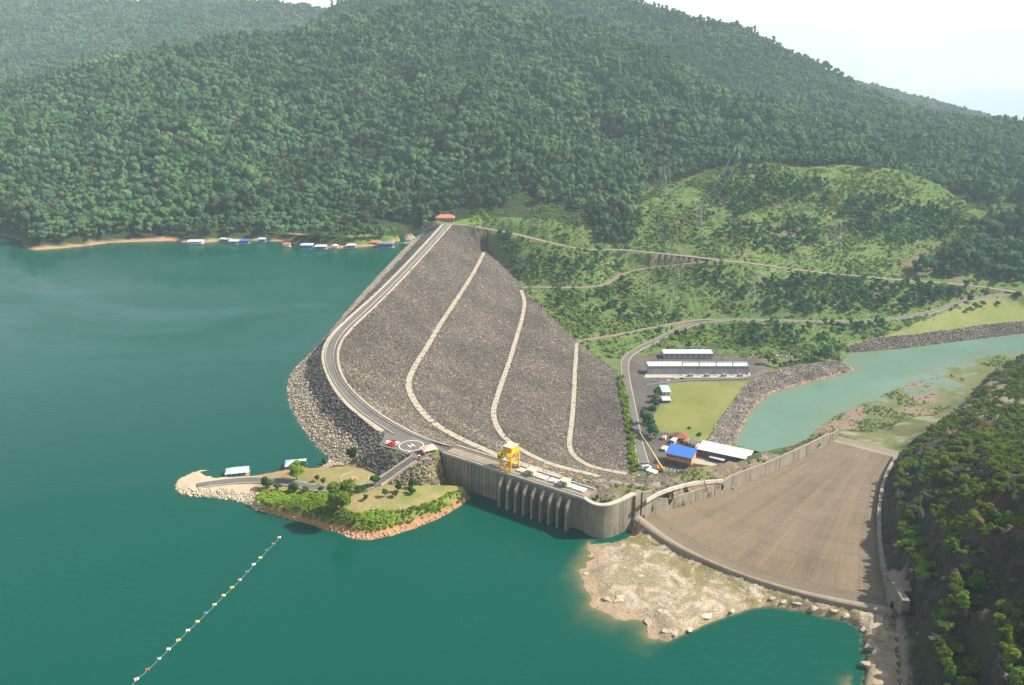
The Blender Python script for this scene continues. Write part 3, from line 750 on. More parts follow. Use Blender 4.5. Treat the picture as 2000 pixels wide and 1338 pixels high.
class MB:
    """collects simple solids into one mesh"""
    def __init__(s): s.v = []; s.f = []
    def add(s, vs, fs):
        n = len(s.v); s.v += [tuple(v) for v in vs]; s.f += [tuple(i + n for i in f) for f in fs]; return s
    def box(s, c, d, rz=0, taper=1.0):
        c = Vector(c); ca, sa = math.cos(rz), math.sin(rz); vs = []
        for z in (-.5, .5):
            k = taper if z > 0 else 1
            for x, y in ((-.5, -.5), (.5, -.5), (.5, .5), (-.5, .5)):
                lx, ly = x * d[0] * k, y * d[1] * k
                vs.append((c.x + lx * ca - ly * sa, c.y + lx * sa + ly * ca, c.z + z * d[2]))
        return s.add(vs, [(0, 3, 2, 1), (4, 5, 6, 7), (0, 1, 5, 4), (1, 2, 6, 5), (2, 3, 7, 6), (3, 0, 4, 7)])
    def beam(s, a, b, w, h=None):
        a = Vector(a); b = Vector(b); h = h or w; d = (b - a)
        if d.length < 1e-6: return s
        d.normalize(); up = Vector((0, 0, 1)) if abs(d.z) < .95 else Vector((0, 1, 0))
        r = d.cross(up).normalized(); u = r.cross(d).normalized(); vs = []
        for p in (a, b):
            for x, y in ((-1, -1), (1, -1), (1, 1), (-1, 1)): vs.append(p + r * x * w / 2 + u * y * h / 2)
        return s.add(vs, [(3, 2, 1, 0), (4, 5, 6, 7), (0, 1, 5, 4), (1, 2, 6, 5), (2, 3, 7, 6), (3, 0, 4, 7)])
    def tube(s, a, b, r0, r1=None, n=8):
        a = Vector(a); b = Vector(b); r1 = r0 if r1 is None else r1; d = (b - a).normalized()
        up = Vector((0, 0, 1)) if abs(d.z) < .95 else Vector((1, 0, 0)); r = d.cross(up).normalized(); u = r.cross(d)
        vs = [p + r * math.cos(2 * math.pi * k / n) * q + u * math.sin(2 * math.pi * k / n) * q for p, q in ((a, r0), (b, r1)) for k in range(n)]
        fs = [(k, (k + 1) % n, n + (k + 1) % n, n + k) for k in range(n)]
        return s.add(vs, fs + [tuple(reversed(range(n))), tuple(range(n, 2 * n))])
    def prism(s, poly, z0, z1):
        n = len(poly); vs = [(p[0], p[1], z0) for p in poly] + [(p[0], p[1], z1) for p in poly]
        area = sum(poly[i][0] * poly[(i + 1) % n][1] - poly[(i + 1) % n][0] * poly[i][1] for i in range(n))
        fs = [(k, (k + 1) % n, n + (k + 1) % n, n + k) for k in range(n)] + [tuple(reversed(range(n))), tuple(range(n, 2 * n))]
        if area < 0: fs = [tuple(reversed(f)) for f in fs]
        return s.add(vs, fs)
    def loft(s, rows, close=False):
        n = len(rows[0]); vs = [p for r in rows for p in r]; fs = []
        for j in range(len(rows) - 1):
            for i in range(n if close else n - 1):
                k = (i + 1) % n
                fs.append((j * n + i, j * n + k, (j + 1) * n + k, (j + 1) * n + i))
        return s.add(vs, fs)
    def build(s, name, mat, parent=None, smooth=False, bevel=0):
        me = bpy.data.meshes.new(name); me.from_pydata([tuple(v) for v in s.v], [], s.f); me.update()
        bm = bmesh.new(); bm.from_mesh(me); bmesh.ops.recalc_face_normals(bm, faces=bm.faces)
        if bevel: bmesh.ops.bevel(bm, geom=bm.edges[:], offset=bevel, segments=1, affect='EDGES')
        bm.to_mesh(me); bm.free()
        me.materials.append(MAT[mat])
        if smooth:
            for p in me.polygons: p.use_smooth = True
        return link(bpy.data.objects.new(name, me), parent)
def ribbon(name, line, width, mat, zoff=0.0, parent=None, skirt=.6, lat=0.0):
    """a paved strip with a real edge, following a line"""
    a = offset_line(line, lat - width / 2); b = offset_line(line, lat + width / 2)
    z = Vector((0, 0, zoff)); dn = Vector((0, 0, zoff - skirt))
    m = MB()
    m.loft([[p + q for p in l] for l, q in ((a, dn), (a, z), (b, z), (b, dn))])
    return m.build(name, mat, parent)

# ------------------------------------------------------------------ ground, split into its zones
lakeWater = [(-4200, -420), (170, -420)] + [(p.x + 8, p.y) for p in E0[1:]] + [(p.x + 2, p.y + 3) for p in reversed(sillUp)] + [(p.x - inN.x * 2, p.y - inN.y * 2) for p in reversed(curveW)] + [(A_in.x - inN.x * 3, A_in.y - inN.y * 3), (-60, 474)] + [(p.x + 4, p.y) for p in reversed(crestU)] + [(p.x, p.y + 60) for p in reversed(shoreF)] + [(-4200, 1700)]
IN_LAKE = inpoly(XX, YY, lakeWater)
zone = np.zeros(XX.shape, np.int8)
ZN = ['hill', 'down', 'up', 'crest', 'island', 'apron', 'cliff', 'spur', 'lawn', 'bank', 'yard', 'plain', 'marsh', 'chute']
order = ['marsh', 'plain', 'yard', 'bank', 'bank2', 'lawn', 'cliff', 'spur', 'apron', 'island', 'up', 'down', 'crest', 'chute']
cxg = (XX[:-1, :-1] + XX[1:, 1:]) / 2; cyg = (YY[:-1, :-1] + YY[1:, 1:]) / 2
PZ = dict(marsh=P_marsh, plain=P_plain, yard=P_yard, bank=P_bank, bank2=P_bank2, lawn=P_lawn, cliff=P_cliff, spur=P_spur, apron=P_apron, island=P_island, up=P_up, down=P_down, crest=P_crest, chute=P_chute)
fz = np.zeros(cxg.shape, np.int8)
for nm in order:
    fz[inpoly(cxg, cyg, PZ[nm])] = ZN.index('bank' if nm == 'bank2' else nm)
# attributes of the ground itself
n1 = fbm(XX, YY, 14, 4, 101); n2 = fbm(XX, YY, 70, 4, 103); n3 = fbm(XX, YY, 5, 3, 105)
AT = {}
SPX, SPY = project(XX, YY, HH)
AT['dirt'] = np.clip(sstep(.38, .6, n2 + .25 * n1) * .7 + (1 - sstep(0.5, 3.5, roadD + n1 * 2)) * .8, 0, 1)
le = (1 - sstep(LAKE + 1.2, LAKE + 3.6, HH + n1 * 2.2)) * IN_LAKE
AT['lake_edge'] = le * np.where(XX < -640, .35, 1.0)
up_le = 1 - sstep(.5, 3.0, HH + n1 * 1.5 + (YY - 600) * .004)
AT['lake_edge'] = np.where(M_['up'], up_le, AT['lake_edge'])
isl = M_['island']
spit = isl * sstep(500, 470, SPX) 
AT['pale'] = np.clip(np.where(isl, sstep(520, 480, SPX), 0) + np.where(M_['cliff'] & (XX < 190) & (HH < 0), sstep(1, -3, HH), 0) + np.where(M_['marsh'], sstep(.45, .7, n2 + n1 * .5) * .4 + (HH > -94) * sstep(-.1, .3, n1 + .5 * n2) * .7, 0), 0, 1)
AT['lake_edge'] = np.where(isl, (1 - sstep(-5.2, -3.2, HH + n1 * 1.4)) * sstep(470, 520, SPX), AT['lake_edge'])
AT['lush'] = np.where(isl, np.clip(sstep(-4, -2, HH) * (1 - sstep(-.5, 1.2, HH + n1)) * sstep(955, 968, SPY) + sstep(.1, .4, n1 + .3 * n2) * .55 * sstep(720, 780, SPX), 0, 1), 0)
AT['lush'] = np.where(M_['cliff'], sstep(.0, .5, n2 + .9 * n1 + .4 * n3), AT['lush'])
AT['lush'] = np.where(M_['spur'], sstep(.05, .35, n1 + .4 * n2), AT['lush'])
sillD = np.full(XX.shape, 1e3)
for p in sillUp: sillD = np.minimum(sillD, np.hypot(XX - p.x, YY - p.y))
AT['lush'] = np.where(M_['apron'], np.clip(1.15 - sillD / 42 + n1 * .5, .6, 1), AT['lush'])
AT['lake_edge'] = np.where(M_['apron'], 1 - sstep(-6.4, -5.0, HH + n3 * .5), AT['lake_edge'])
AT['red'] = np.where(M_['cliff'], sstep(.2, .5, fbm(XX, YY, 45, 4, 131)) * (SPX > 1850), 0) + np.where(M_['marsh'], sstep(-.05, .2, fbm(XX, YY, 50, 4, 133)) * (SPX < 1830), 0)
AT['track'] = np.zeros(XX.shape)
for ln in (PX([(1100, 937, -24), (1150, 945, -22), (1230, 946, -12), (1290, 941, -8)]), PX([(1176, 937, -50), (1230, 941, -45), (1250, 939, -40)]), PX([(1097, 933, -25), (1060, 930, -14), (1010, 918, 2)])):
    for p in densify(ln, 1.5): AT['track'] = np.maximum(AT['track'], 1 - sstep(1.5, 3.2, np.hypot(XX - p.x, YY - p.y)))

vid = np.arange(nX * nY).reshape(nY, nX)
Q = np.stack([vid[:-1, :-1], vid[:-1, 1:], vid[1:, 1:], vid[1:, :-1]], -1)
fmax = np.maximum(np.maximum(HH[:-1, :-1], HH[:-1, 1:]), np.maximum(HH[1:, 1:], HH[1:, :-1]))
fmin = np.minimum(np.minimum(HH[:-1, :-1], HH[:-1, 1:]), np.minimum(HH[1:, 1:], HH[1:, :-1]))
inL = inpoly(cxg, cyg, lakeWater)
VAL = np.stack([XX.ravel(), YY.ravel(), HH.ravel()], 1)
def grid_obj(name, mask, mat, attrs, z=None, parent=None, smooth=True):
    q = Q[mask]
    u, inv = np.unique(q.ravel(), return_inverse=True)
    v = VAL[u].copy()
    if z is not None: v[:, 2] = z
    me = np_mesh(name, v, inv.reshape(-1, 4), mat, {a: (AT[a].ravel()[u] if isinstance(a, str) else 0) for a in attrs}, smooth)
    return link(bpy.data.objects.new(name, me), parent)
dry = ~(inL & (fmax < LAKE - 2.0)) & ~((fmax < TAIL - 3) & (cyg < 1300))
Zi = ZN.index
hf = (fz == Zi('hill')) & dry
far = (cyg > 1245) | (cxg < -240) | (cxg > 800)
tag(grid_obj('hillside', hf & ~far, 'grass_slope', ['dirt', 'lake_edge']), 'green slopes of the valley', kind='structure')
tag(grid_obj('mountain', hf & far & (fmax > -1e3) & ~((cyg < 1600) & (cxg > 180) & (cxg < 900)), 'forest_floor', ['lake_edge']), 'forested mountains behind the lake', kind='structure')
tag(grid_obj('grass_hill', hf & far & ((cyg < 1600) & (cxg > 180) & (cxg < 900)), 'grass_slope', ['dirt', 'lake_edge']), 'cleared green hill above the road', kind='structure')
tag(grid_obj('island', (fz == Zi('island')) & dry, 'island_soil', ['lush', 'lake_edge', 'pale']), 'low spit reaching into the lake', kind='structure')
tag(grid_obj('rock_apron', (fz == Zi('apron')) & dry, 'apron_rock', ['lush', 'lake_edge']), 'pale bare rock before the spillway sill', kind='structure')
tag(grid_obj('cliff', (fz == Zi('cliff')) & dry, 'cliff_rock', ['lush', 'red', 'pale'], smooth=False), 'dark benched rock cut beside the spillway', kind='structure')
tag(grid_obj('rock_spur', (fz == Zi('spur')) & dry, 'spur_rock', ['lush', 'track'], smooth=False), 'rock spur between the dam and the spillway', kind='structure')
tag(grid_obj('lawn', (fz == Zi('lawn')), 'lawn_grass', []), 'wide mown lawn by the river', kind='structure')
tag(grid_obj('river_bank', (fz == Zi('bank')) & dry, 'gravel_bed', []), 'stone bank of the river', kind='structure')
tag(grid_obj('station_yard', (fz == Zi('yard')), 'gravel_bed', []), 'paved yard of the power station', kind='structure')
tag(grid_obj('grass_plain', (fz == Zi('plain')), 'plain_grass', []), 'mown grass terrace along the river', kind='structure')
tag(grid_obj('marsh', (fz == Zi('marsh')) & dry, 'marsh_ground', ['red', 'pale']), 'wet marsh on the far bank of the river', kind='structure')
# water
dep = LAKE - HH
apD = np.full(XX.shape, 1e3)
for p in densify(apron, 6): apD = np.minimum(apD, np.hypot(XX - p.x, YY - p.y))
AT['shallow'] = np.clip(np.exp(-np.maximum(dep, 0) / 1.5) * (.07 + .8 * (apD < 34)), 0, 1)
tag(grid_obj('lake', inL & (fmin < LAKE + .4), 'lake_water', ['shallow'], LAKE), 'deep teal reservoir', kind='structure')
AT['shallow'] = np.clip(np.exp(-np.maximum(TAIL - HH, 0) / 2.0), 0, 1) * .8
rivmask = ~inL & (fmin < TAIL + .4) & (cxg > 150) & (cyg > 600) & (cyg < 1300)
tag(grid_obj('river', rivmask, 'river_water', ['shallow'], TAIL), 'milky green river below the dam', kind='structure')

added_sea = MB().prism([(-8990, 5150), (8990, 5150), (8990, 11480), (-8990, 11480)], -125.0, -110.0).build('added_sea', 'added_sea_water')  # added reflector: water sheet mirroring the white sky so the horizon edge fades
tag(added_sea, 'added sheet of far water mirroring the sky to hide the horizon', kind='structure')
# ------------------------------------------------------------------ scattered stones and plants
PROTO = {}
def proto_collection(name, meshes):
    c = bpy.data.collections.new(name)
    for i, me in enumerate(meshes):
        o = bpy.data.objects.new('%s_%02d' % (name, i), me); c.objects.link(o)
    PROTO[name] = c
    return c
def scatter_group(coll):
    g = bpy.data.node_groups.new('scatter_' + coll.name, 'GeometryNodeTree')
    g.interface.new_socket('Geometry', in_out='INPUT', socket_type='NodeSocketGeometry')
    g.interface.new_socket('Geometry', in_out='OUTPUT', socket_type='NodeSocketGeometry')
    n = g.nodes; l = g.links
    gi = n.new('NodeGroupInput'); go = n.new('NodeGroupOutput')
    ci = n.new('GeometryNodeCollectionInfo'); ci.inputs['Collection'].default_value = coll
    ci.inputs['Separate Children'].default_value = True; ci.inputs['Reset Children'].default_value = True
    ip = n.new('GeometryNodeInstanceOnPoints'); ip.inputs['Pick Instance'].default_value = True
    def na(nm, t):
        a = n.new('GeometryNodeInputNamedAttribute'); a.data_type = t; a.inputs['Name'].default_value = nm; return a.outputs['Attribute']
    l.new(gi.outputs[0], ip.inputs['Points']); l.new(ci.outputs[0], ip.inputs['Instance'])
    l.new(na('idx', 'INT'), ip.inputs['Instance Index'])
    er = n.new('FunctionNodeEulerToRotation'); l.new(na('rot', 'FLOAT_VECTOR'), er.inputs[0]); l.new(er.outputs[0], ip.inputs['Rotation'])
    l.new(na('scl', 'FLOAT_VECTOR'), ip.inputs['Scale']); l.new(ip.outputs[0], go.inputs[0])
    return g
SG = {}
def scatter(name, coll, pts, rot, scl, parent=None):
    pts = np.asarray(pts, np.float32); n = len(pts)
    me = bpy.data.meshes.new(name); me.vertices.add(n); me.vertices.foreach_set('co', pts.ravel())
    for an, ty, v in (('rot', 'FLOAT_VECTOR', rot), ('scl', 'FLOAT_VECTOR', scl)):
        a = me.attributes.new(an, ty, 'POINT'); a.data.foreach_set('vector', np.asarray(v, np.float32).ravel())
    a = me.attributes.new('idx', 'INT', 'POINT'); a.data.foreach_set('value', RNG.integers(0, len(PROTO[coll].objects), n).astype(np.int32))
    o = link(bpy.data.objects.new(name, me), parent)
    if coll not in SG: SG[coll] = scatter_group(PROTO[coll])
    md = o.modifiers.new('scatter', 'NODES'); md.node_group = SG[coll]
    o['kind'] = 'stuff'
    return o
def sample_poly(poly, n, seed=0):
    r = np.random.default_rng(seed)
    p = np.array(poly); lo = p.min(0); hi = p.max(0); out = np.zeros((0, 2))
    while len(out) < n:
        q = r.uniform(lo, hi, (n * 2, 2)); out = np.vstack([out, q[inpoly(q[:, 0], q[:, 1], poly)]])
    return out[:n]
def dist_lines(q, ls):
    d = np.full(len(q), 1e9)
    for l in ls:
        for p in l: d = np.minimum(d, np.hypot(q[:, 0] - p.x, q[:, 1] - p.y))
    return d
def rock_mesh(name, mat, seed, sub=1, flat=.7):
    bm = bmesh.new(); bmesh.ops.create_icosphere(bm, subdivisions=sub, radius=.62)
    r = random.Random(seed)
    for v in bm.verts:
        k = r.uniform(.72, 1.22); v.co = Vector((v.co.x * k * 1.15, v.co.y * k * .95, v.co.z * k * flat))
    for _ in range(3):      # broken flat sides
        nrm = Vector((r.uniform(-1, 1), r.uniform(-1, 1), r.uniform(-.2, 1))).normalized(); dd = r.uniform(.3, .45)
        for v in bm.verts:
            e = v.co.dot(nrm) - dd
            if e > 0: v.co -= nrm * e
    me = bpy.data.meshes.new(name); bm.to_mesh(me); bm.free(); me.materials.append(MAT[mat]); return me
for cn, mt in (('stone_face', 'rock_face'), ('stone_black', 'rock_black'), ('stone_pale', 'rock_pale'), ('stone_bank', 'rock_bank'), ('stone_red', 'rock_red'), ('stone_cliff', 'rock_cliff')):
    proto_collection(cn, [rock_mesh('%s_%d' % (cn, i), mt, i * 7 + 1) for i in range(5)])
def scatter_rocks(name, coll, q, smin, smax, sink=.15, parent=None, zz=None):
    n = len(q); z = Hbi(q[:, 0], q[:, 1]) if zz is None else zz
    s = smin + (smax - smin) * RNG.random(n) ** 2.2
    rot = RNG.uniform(-.6, .6, (n, 3)); rot[:, 2] = RNG.uniform(0, 6.28, n)
    scl = np.stack([s * RNG.uniform(.8, 1.2, n), s * RNG.uniform(.8, 1.2, n), s * RNG.uniform(.7, 1.1, n)], 1)
    return scatter(name, coll, np.stack([q[:, 0], q[:, 1], z + s * sink], 1), rot, scl, parent)

# ------------------------------------------------------------------ the rockfill dam
dam = tag(empty('rockfill_dam', W(660, 690, CREST)), 'curved rockfill dam with three pale berm tracks down its grey stone face', 'dam')
DP = dam.location.copy()
def to_dam(o):
    o.parent = dam; o.matrix_parent_inverse = Matrix.Translation(-DP); return o
def free_list(*os):
    for o in os: to_dam(o)
to_dam(grid_obj('downstream_face', (fz == Zi('down')), 'rockfill_dark', []))
to_dam(grid_obj('upstream_face', (fz == Zi('up')) & dry, 'riprap_dark', ['lake_edge']))
to_dam(grid_obj('crest_core', (fz == Zi('crest')), 'gravel_bed', []))
for b, wd in ((berm1, 5.2), (berm2, 4.6), (berm3, 4.4)):
    to_dam(ribbon('berm_track', b, wd, 'gravel_pale', .35))
n_ = 170
cu = resample(crestU, n_); cd = resample(crestD, n_)
def crest_strip(name, f0, f1, mat, z0, z1=None, d0=.8):
    z1 = z0 if z1 is None else z1
    a = [p.lerp(q, f0) for p, q in zip(cu, cd)]; b = [p.lerp(q, f1) for p, q in zip(cu, cd)]
    m = MB(); m.loft([[p + Vector((0, 0, z)) for p in l] for l, z in ((a, z0 - d0), (a, z0), (b, z1), (b, z1 - d0))])
    return to_dam(m.build(name, mat))
crest_strip('gravel_shoulder', -.06, .155, 'gravel_pale', .05)
crest_strip('parapet_kerb', .158, .19, 'concrete_pale', .75)
crest_strip('crest_road', .193, .66, 'asphalt', .12)
crest_strip('road_edge_line', .628, .642, 'line_paint', .126, d0=.002)
crest_strip('parapet_kerb', .663, .69, 'concrete_pale', .7)
crest_strip('gravel_verge', .693, .88, 'gravel_bed', .1)
crest_strip('gravel_shoulder', .883, 1.05, 'gravel_pale', .2)
q = sample_poly(P_down, 112000, 3)
q = q[(dist_lines(q, [berm1[::2], berm2[::2], berm3[::2]]) > 3.5)]
to_dam(scatter_rocks('rockfill_stones', 'stone_face', q, .6, 1.9, .1))
q = sample_poly(P_up, 50000, 5); z = Hbi(q[:, 0], q[:, 1]); q = q[z > LAKE - 1.0]; z = Hbi(q[:, 0], q[:, 1])
pale = (z + fbm(q[:, 0], q[:, 1], 14, 3, 101) * 1.5 + (q[:, 1] - 600) * .004 + RNG.normal(0, .8, len(q))) < 3.0
to_dam(scatter_rocks('dark_riprap', 'stone_black', q[~pale], .6, 1.8, .1)); to_dam(scatter_rocks('pale_riprap', 'stone_pale', q[pale], .5, 1.6, .12))

# plaza with the landing circle
pl_poly = [(p.x, p.y) for p in plazaEdge] + [(W(872, 879, CREST).x, W(872, 879, CREST).y)] + [(p.x, p.y) for p in reversed([a.lerp(b, .69) for a, b in zip(cu, cd)]) if p.y < 515] + [(W(752, 838, CREST).x, W(752, 838, CREST).y)]
plaza = tag(MB().prism(pl_poly, CREST - .7, CREST + .14).build('plaza', 'asphalt'), kind='structure')
hc = W(803.5, 870.3, CREST + .15)
hp = tag(empty('helipad_marking', hc), 'white painted circle and letter H of the landing pad', 'helipad')
ring = MB(); n = 48
for k in range(n):
    a0, a1 = 2 * math.pi * k / n, 2 * math.pi * (k + 1) / n
    ring.add([(math.cos(a) * r, math.sin(a) * r, z) for z in (-.02, .004) for a, r in ((a0, 7.1), (a1, 7.1), (a1, 7.6), (a0, 7.6))], [(0, 3, 2, 1), (4, 5, 6, 7), (0, 1, 5, 4), (2, 3, 7, 6)])
ring.build('circle', 'line_paint', hp)
ha = math.radians(38)
hm = MB()
def hx(x, y): return (x * math.cos(ha) - y * math.sin(ha), x * math.sin(ha) + y * math.cos(ha))
for c, d in (((-1.35, 0), (.6, 4.2)), ((1.35, 0), (.6, 4.2)), ((0, 0), (2.1, .6))):
    cc = hx(*c); hm.box((cc[0], cc[1], -.007), (d[0], d[1], .024), ha)
hm.build('letter_h', 'line_paint', hp)

# ------------------------------------------------------------------ roads
for nm, r, wd, mt in (('hill_road', R1, 8.6, 'dirt_road'), ('berm_road', R1b, 6.0, 'dirt_road'), ('hill_road', R2, 7.2, 'dirt_road'), ('berm_road', R3, 6.0, 'dirt_road'), ('valley_road', RV, 7.5, 'asphalt'), ('yard_road', RL, 5.0, 'asphalt'), ('island_road', RI, 6.0, 'asphalt')):
    tag(ribbon(nm, r, wd, mt, .12 if nm != 'island_road' else .2), kind='structure')
for lat in (-4.1, 4.1):
    tag(ribbon('road_shoulder', RV, .9, 'gravel_pale', .08, lat=lat), kind='structure')
ramp = [p for p in RI if p.z > 2.0]
for lat in (-3.5, 3.5):
    o = ribbon('ramp_parapet', ramp, .5, 'concrete_pale', .95, skirt=3, lat=lat)
    tag(o, 'low pale parapet on the %s side of the island ramp' % ('helipad rock' if lat > 0 else 'spit'), 'parapet')
for lat in (-3.35, 3.35): tag(ribbon('road_kerb', [p for p in RI if p.z <= 2.0], .5, 'concrete_pale', .32, lat=lat), kind='structure')

# ------------------------------------------------------------------ where a sight line meets the ground
def G(px, py, tmin=150, tmax=4000):
    d = ray(px, py)
    t = np.linspace(tmin, tmax, 3000)
    x = d[0] * t; y = d[1] * t; z = CAM_H + d[2] * t
    h = Hbi(x, y); k = np.argmax(z < h)
    return Vector((float(x[k]), float(y[k]), float(h[k])))
def local(o, at):
    """move a top-level empty's frame: returns a function from world to local"""
    inv = Matrix.Translation(-Vector(at))
    return lambda p: inv @ Vector(p)
def wpart(o, parent):
    """parent a mesh built in world coordinates"""
    o.parent = parent
    o.matrix_parent_inverse = (Matrix.Translation(parent.location) @ Matrix.Rotation(parent.rotation_euler.z, 4, 'Z')).inverted()
    return o

# ------------------------------------------------------------------ intake wall
LI = (B_in - A_in).length
def ip(s, t, z): 
    p = A_in + inDir * s - inN * t; return Vector((p.x, p.y, z))
irz = math.atan2(inDir.y, inDir.x)
intake = tag(empty('intake_structure', ip(LI / 2, 0, LAKE)), 'long stained concrete intake wall with thin piers standing in the lake', 'dam wall')
wpart(MB().prism([ip(0, 0, 0)[:2], ip(LI, 0, 0)[:2], ip(LI, 13.2, 0)[:2], ip(0, 13.2, 0)[:2]], -34, CREST - .6).build('wall', 'concrete_wall'), intake)
for k in range(16):          # shallow ribs between the lift joints of the plain part
    s = LI * (.03 + .027 * k)
    if s < LI * .43: wpart(MB().box(ip(s, -.1, -11), (.35, .5, 44), irz).build('rib', 'concrete_wall'), intake)
for k in range(9):
    s = LI * (.462 + .0575 * k)
    fin = MB(); w = .65
    prof = [(-.0, CREST - 1.6), (1.6, CREST - 1.9), (5.2, CREST - 5.0), (5.6, -4), (5.6, -34), (0, -34)]
    vs = [ip(s + sg * w, -t, z) for sg in (-1, 1) for t, z in prof]; m = len(prof)
    fin.add(vs, [tuple(range(m)), tuple(range(2 * m - 1, m - 1, -1))] + [(i, i + m, (i + 1) % m + m, (i + 1) % m) for i in range(m)])
    wpart(fin.build('pier', 'concrete_wall'), intake)
for k in range(8):
    s = LI * (.462 + .0575 * (k + .5))
    wpart(MB().box(ip(s, -.35, -17), (4.1, .3, 34), irz).build('trash_rack', 'steel_dark'), intake)
    wpart(MB().box(ip(s, -.5, CREST - 4.2), (4.1, .9, 1.0), irz).build('lintel', 'concrete_wall'), intake)
nS = 17
for k in range(nS):          # deck slabs
    s = LI * (k + .5) / nS
    wpart(MB().box(ip(s, 6.4, CREST - .33), (LI / nS - .12, 11.2, .55), irz).build('deck_slab', 'concrete_deck'), intake)
wpart(MB().box(ip(LI / 2, .4, CREST - .1), (LI, .8, 1.3), irz).build('front_kerb', 'concrete_pale'), intake)
wpart(MB().box(ip(LI / 2, 12.6, CREST - .1), (LI, .9, 1.5), irz).build('rear_kerb', 'concrete_pale'), intake)
for t in (2.2, 10.4): wpart(MB().box(ip(LI / 2, t, CREST + .05), (LI * .99, .25, .3), irz).build('crane_rail', 'steel_dark'), intake)
for k in range(40):
    pass
rail = MB()
for k in range(49):
    p = ip(LI * k / 48, .4, CREST + .5); rail.beam(p, p + Vector((0, 0, 1.0)), .07)
for z in (1.0, 1.5): rail.beam(ip(0, .4, CREST + z), ip(LI, .4, CREST + z), .07)
wpart(rail.build('handrail', 'steel'), intake)
for k, s in enumerate((.545, .665, .765, .905)):
    wpart(MB().box(ip(LI * s, 8.2, CREST + .35), (8.2 if k != 3 else 10.5, 4.6, .6), irz).build('gate_cover', 'gate_grey', bevel=.06), intake)
for s in (.602, .832):
    h = wpart(MB().box(ip(LI * s, 7.6, CREST + 1.6), (4.6, 4.2, 3.2), irz).build('hoist_house', 'hoist_green', bevel=.08), intake)
    wpart(MB().box(ip(LI * s, 7.6, CREST + 3.35), (5.1, 4.7, .28), irz).build('hoist_roof', 'wall_cream'), intake)
    wpart(MB().box(ip(LI * s, 5.45, CREST + 1.3), (1.0, .12, 2.1), irz).build('hoist_door', 'steel_dark'), intake)
for k, s in enumerate((.575, .68, .80, .915)):
    mt = tag(empty('signal_mast', ip(LI * s, 9.6, CREST + .6)), '%s steel mast with an orange lamp on the intake deck' % ['first', 'second', 'third', 'fourth'][k] + ', counted from the yellow crane', 'mast', 'masts on the intake deck')
    m = MB(); 
    for dx in (-.8, .8): m.beam((dx, 0, 0), (dx, 0, 4.6), .3)
    for z in (1.2, 2.6, 4.0): m.beam((-.8, 0, z), (.8, 0, z + .3), .12)
    m.build('post', 'steel', mt)
    MB().box((0, 0, 5.0), (2.0, .9, .9)).build('lamp_box', 'orange_paint', mt, bevel=.1)

# curved end wall running to the spillway
cw = curveW
endw = tag(empty('curved_end_wall', cw[len(cw) // 2]), 'rounded concrete wall between the intake deck and the spillway sill', 'wall')
m = MB()
inner = [p - inN * 0 + (Vector((48, 425, 12)) - p).normalized() * 1.6 for p in cw]
m.loft([[Vector((p.x, p.y, z)) for p in l] for l, z in ((cw, -34), (cw, CREST), (inner, CREST), (inner, CREST - 9))])
wpart(m.build('wall', 'concrete_wall'), endw)
m = MB()
cap_o = [p + (p - Vector((48, 425, 12))).normalized() * .25 for p in cw]; cap_i = [p + (Vector((48, 425, 12)) - p).normalized() * 2.6 for p in cw]
m.loft([[Vector((p.x, p.y, z)) for p in l] for l, z in ((cap_o, CREST + .02), (cap_o, CREST + .7), (cap_i, CREST + .7), (cap_i, CREST + .02))])
wpart(m.build('coping', 'concrete_pale'), endw)
for k in range(2, len(cw) - 1, 7):
    p = cw[k]; d = (p - Vector((48, 425, 12))).normalized()
    wpart(MB().box((p.x + d.x * .05, p.y + d.y * .05, -11), (.3, .3, 44), math.atan2(d.y, d.x)).build('rib', 'concrete_wall'), endw)

# ------------------------------------------------------------------ spillway
spill = tag(empty('spillway', L0), 'broad brown concrete spillway chute sloping down behind a low curved sill', 'spillway')
n = 60
su = resample(sillUp, n); sdn = resample(sillDn, n)
first = [chute_pt(k / n, .052) for k in range(n + 1)]
def zrow(l, z): return [Vector((p.x, p.y, z)) for p in l]
def mix(a, b, t): return [p.lerp(q, t) for p, q in zip(a, b)]
m = MB(); m.loft([zrow(su, -10), zrow(mix(su, sdn, .03), -1.6), zrow(mix(su, sdn, .12), -1.0), zrow(mix(su, sdn, .5), -.8), zrow(mix(su, sdn, .85), -1.4), zrow(sdn, -3.0)])
wpart(m.build('sill', 'concrete_deck', smooth=True), spill)
m = MB(); m.loft([zrow(sdn, -2.99), [p.lerp(q, .5) + Vector((0, 0, -.9)) for p, q in zip(zrow(sdn, -2.99), first)], [p + Vector((0, 0, -.02)) for p in first]])
wpart(m.build('sill_apron', 'chute_concrete', smooth=True), spill)
m = MB(); m.loft([[chute_pt(u, f) + Vector((0, 0, -.35)) for u in np.linspace(-.004, 1.004, 45)] for f in np.linspace(.04, 1, 60)]); wpart(m.build('joint_bed', 'asphalt_dark'), spill)
NU, NF = 11, 15
fe = [.052 + (1 - .052) * k / NF for k in range(NF + 1)]
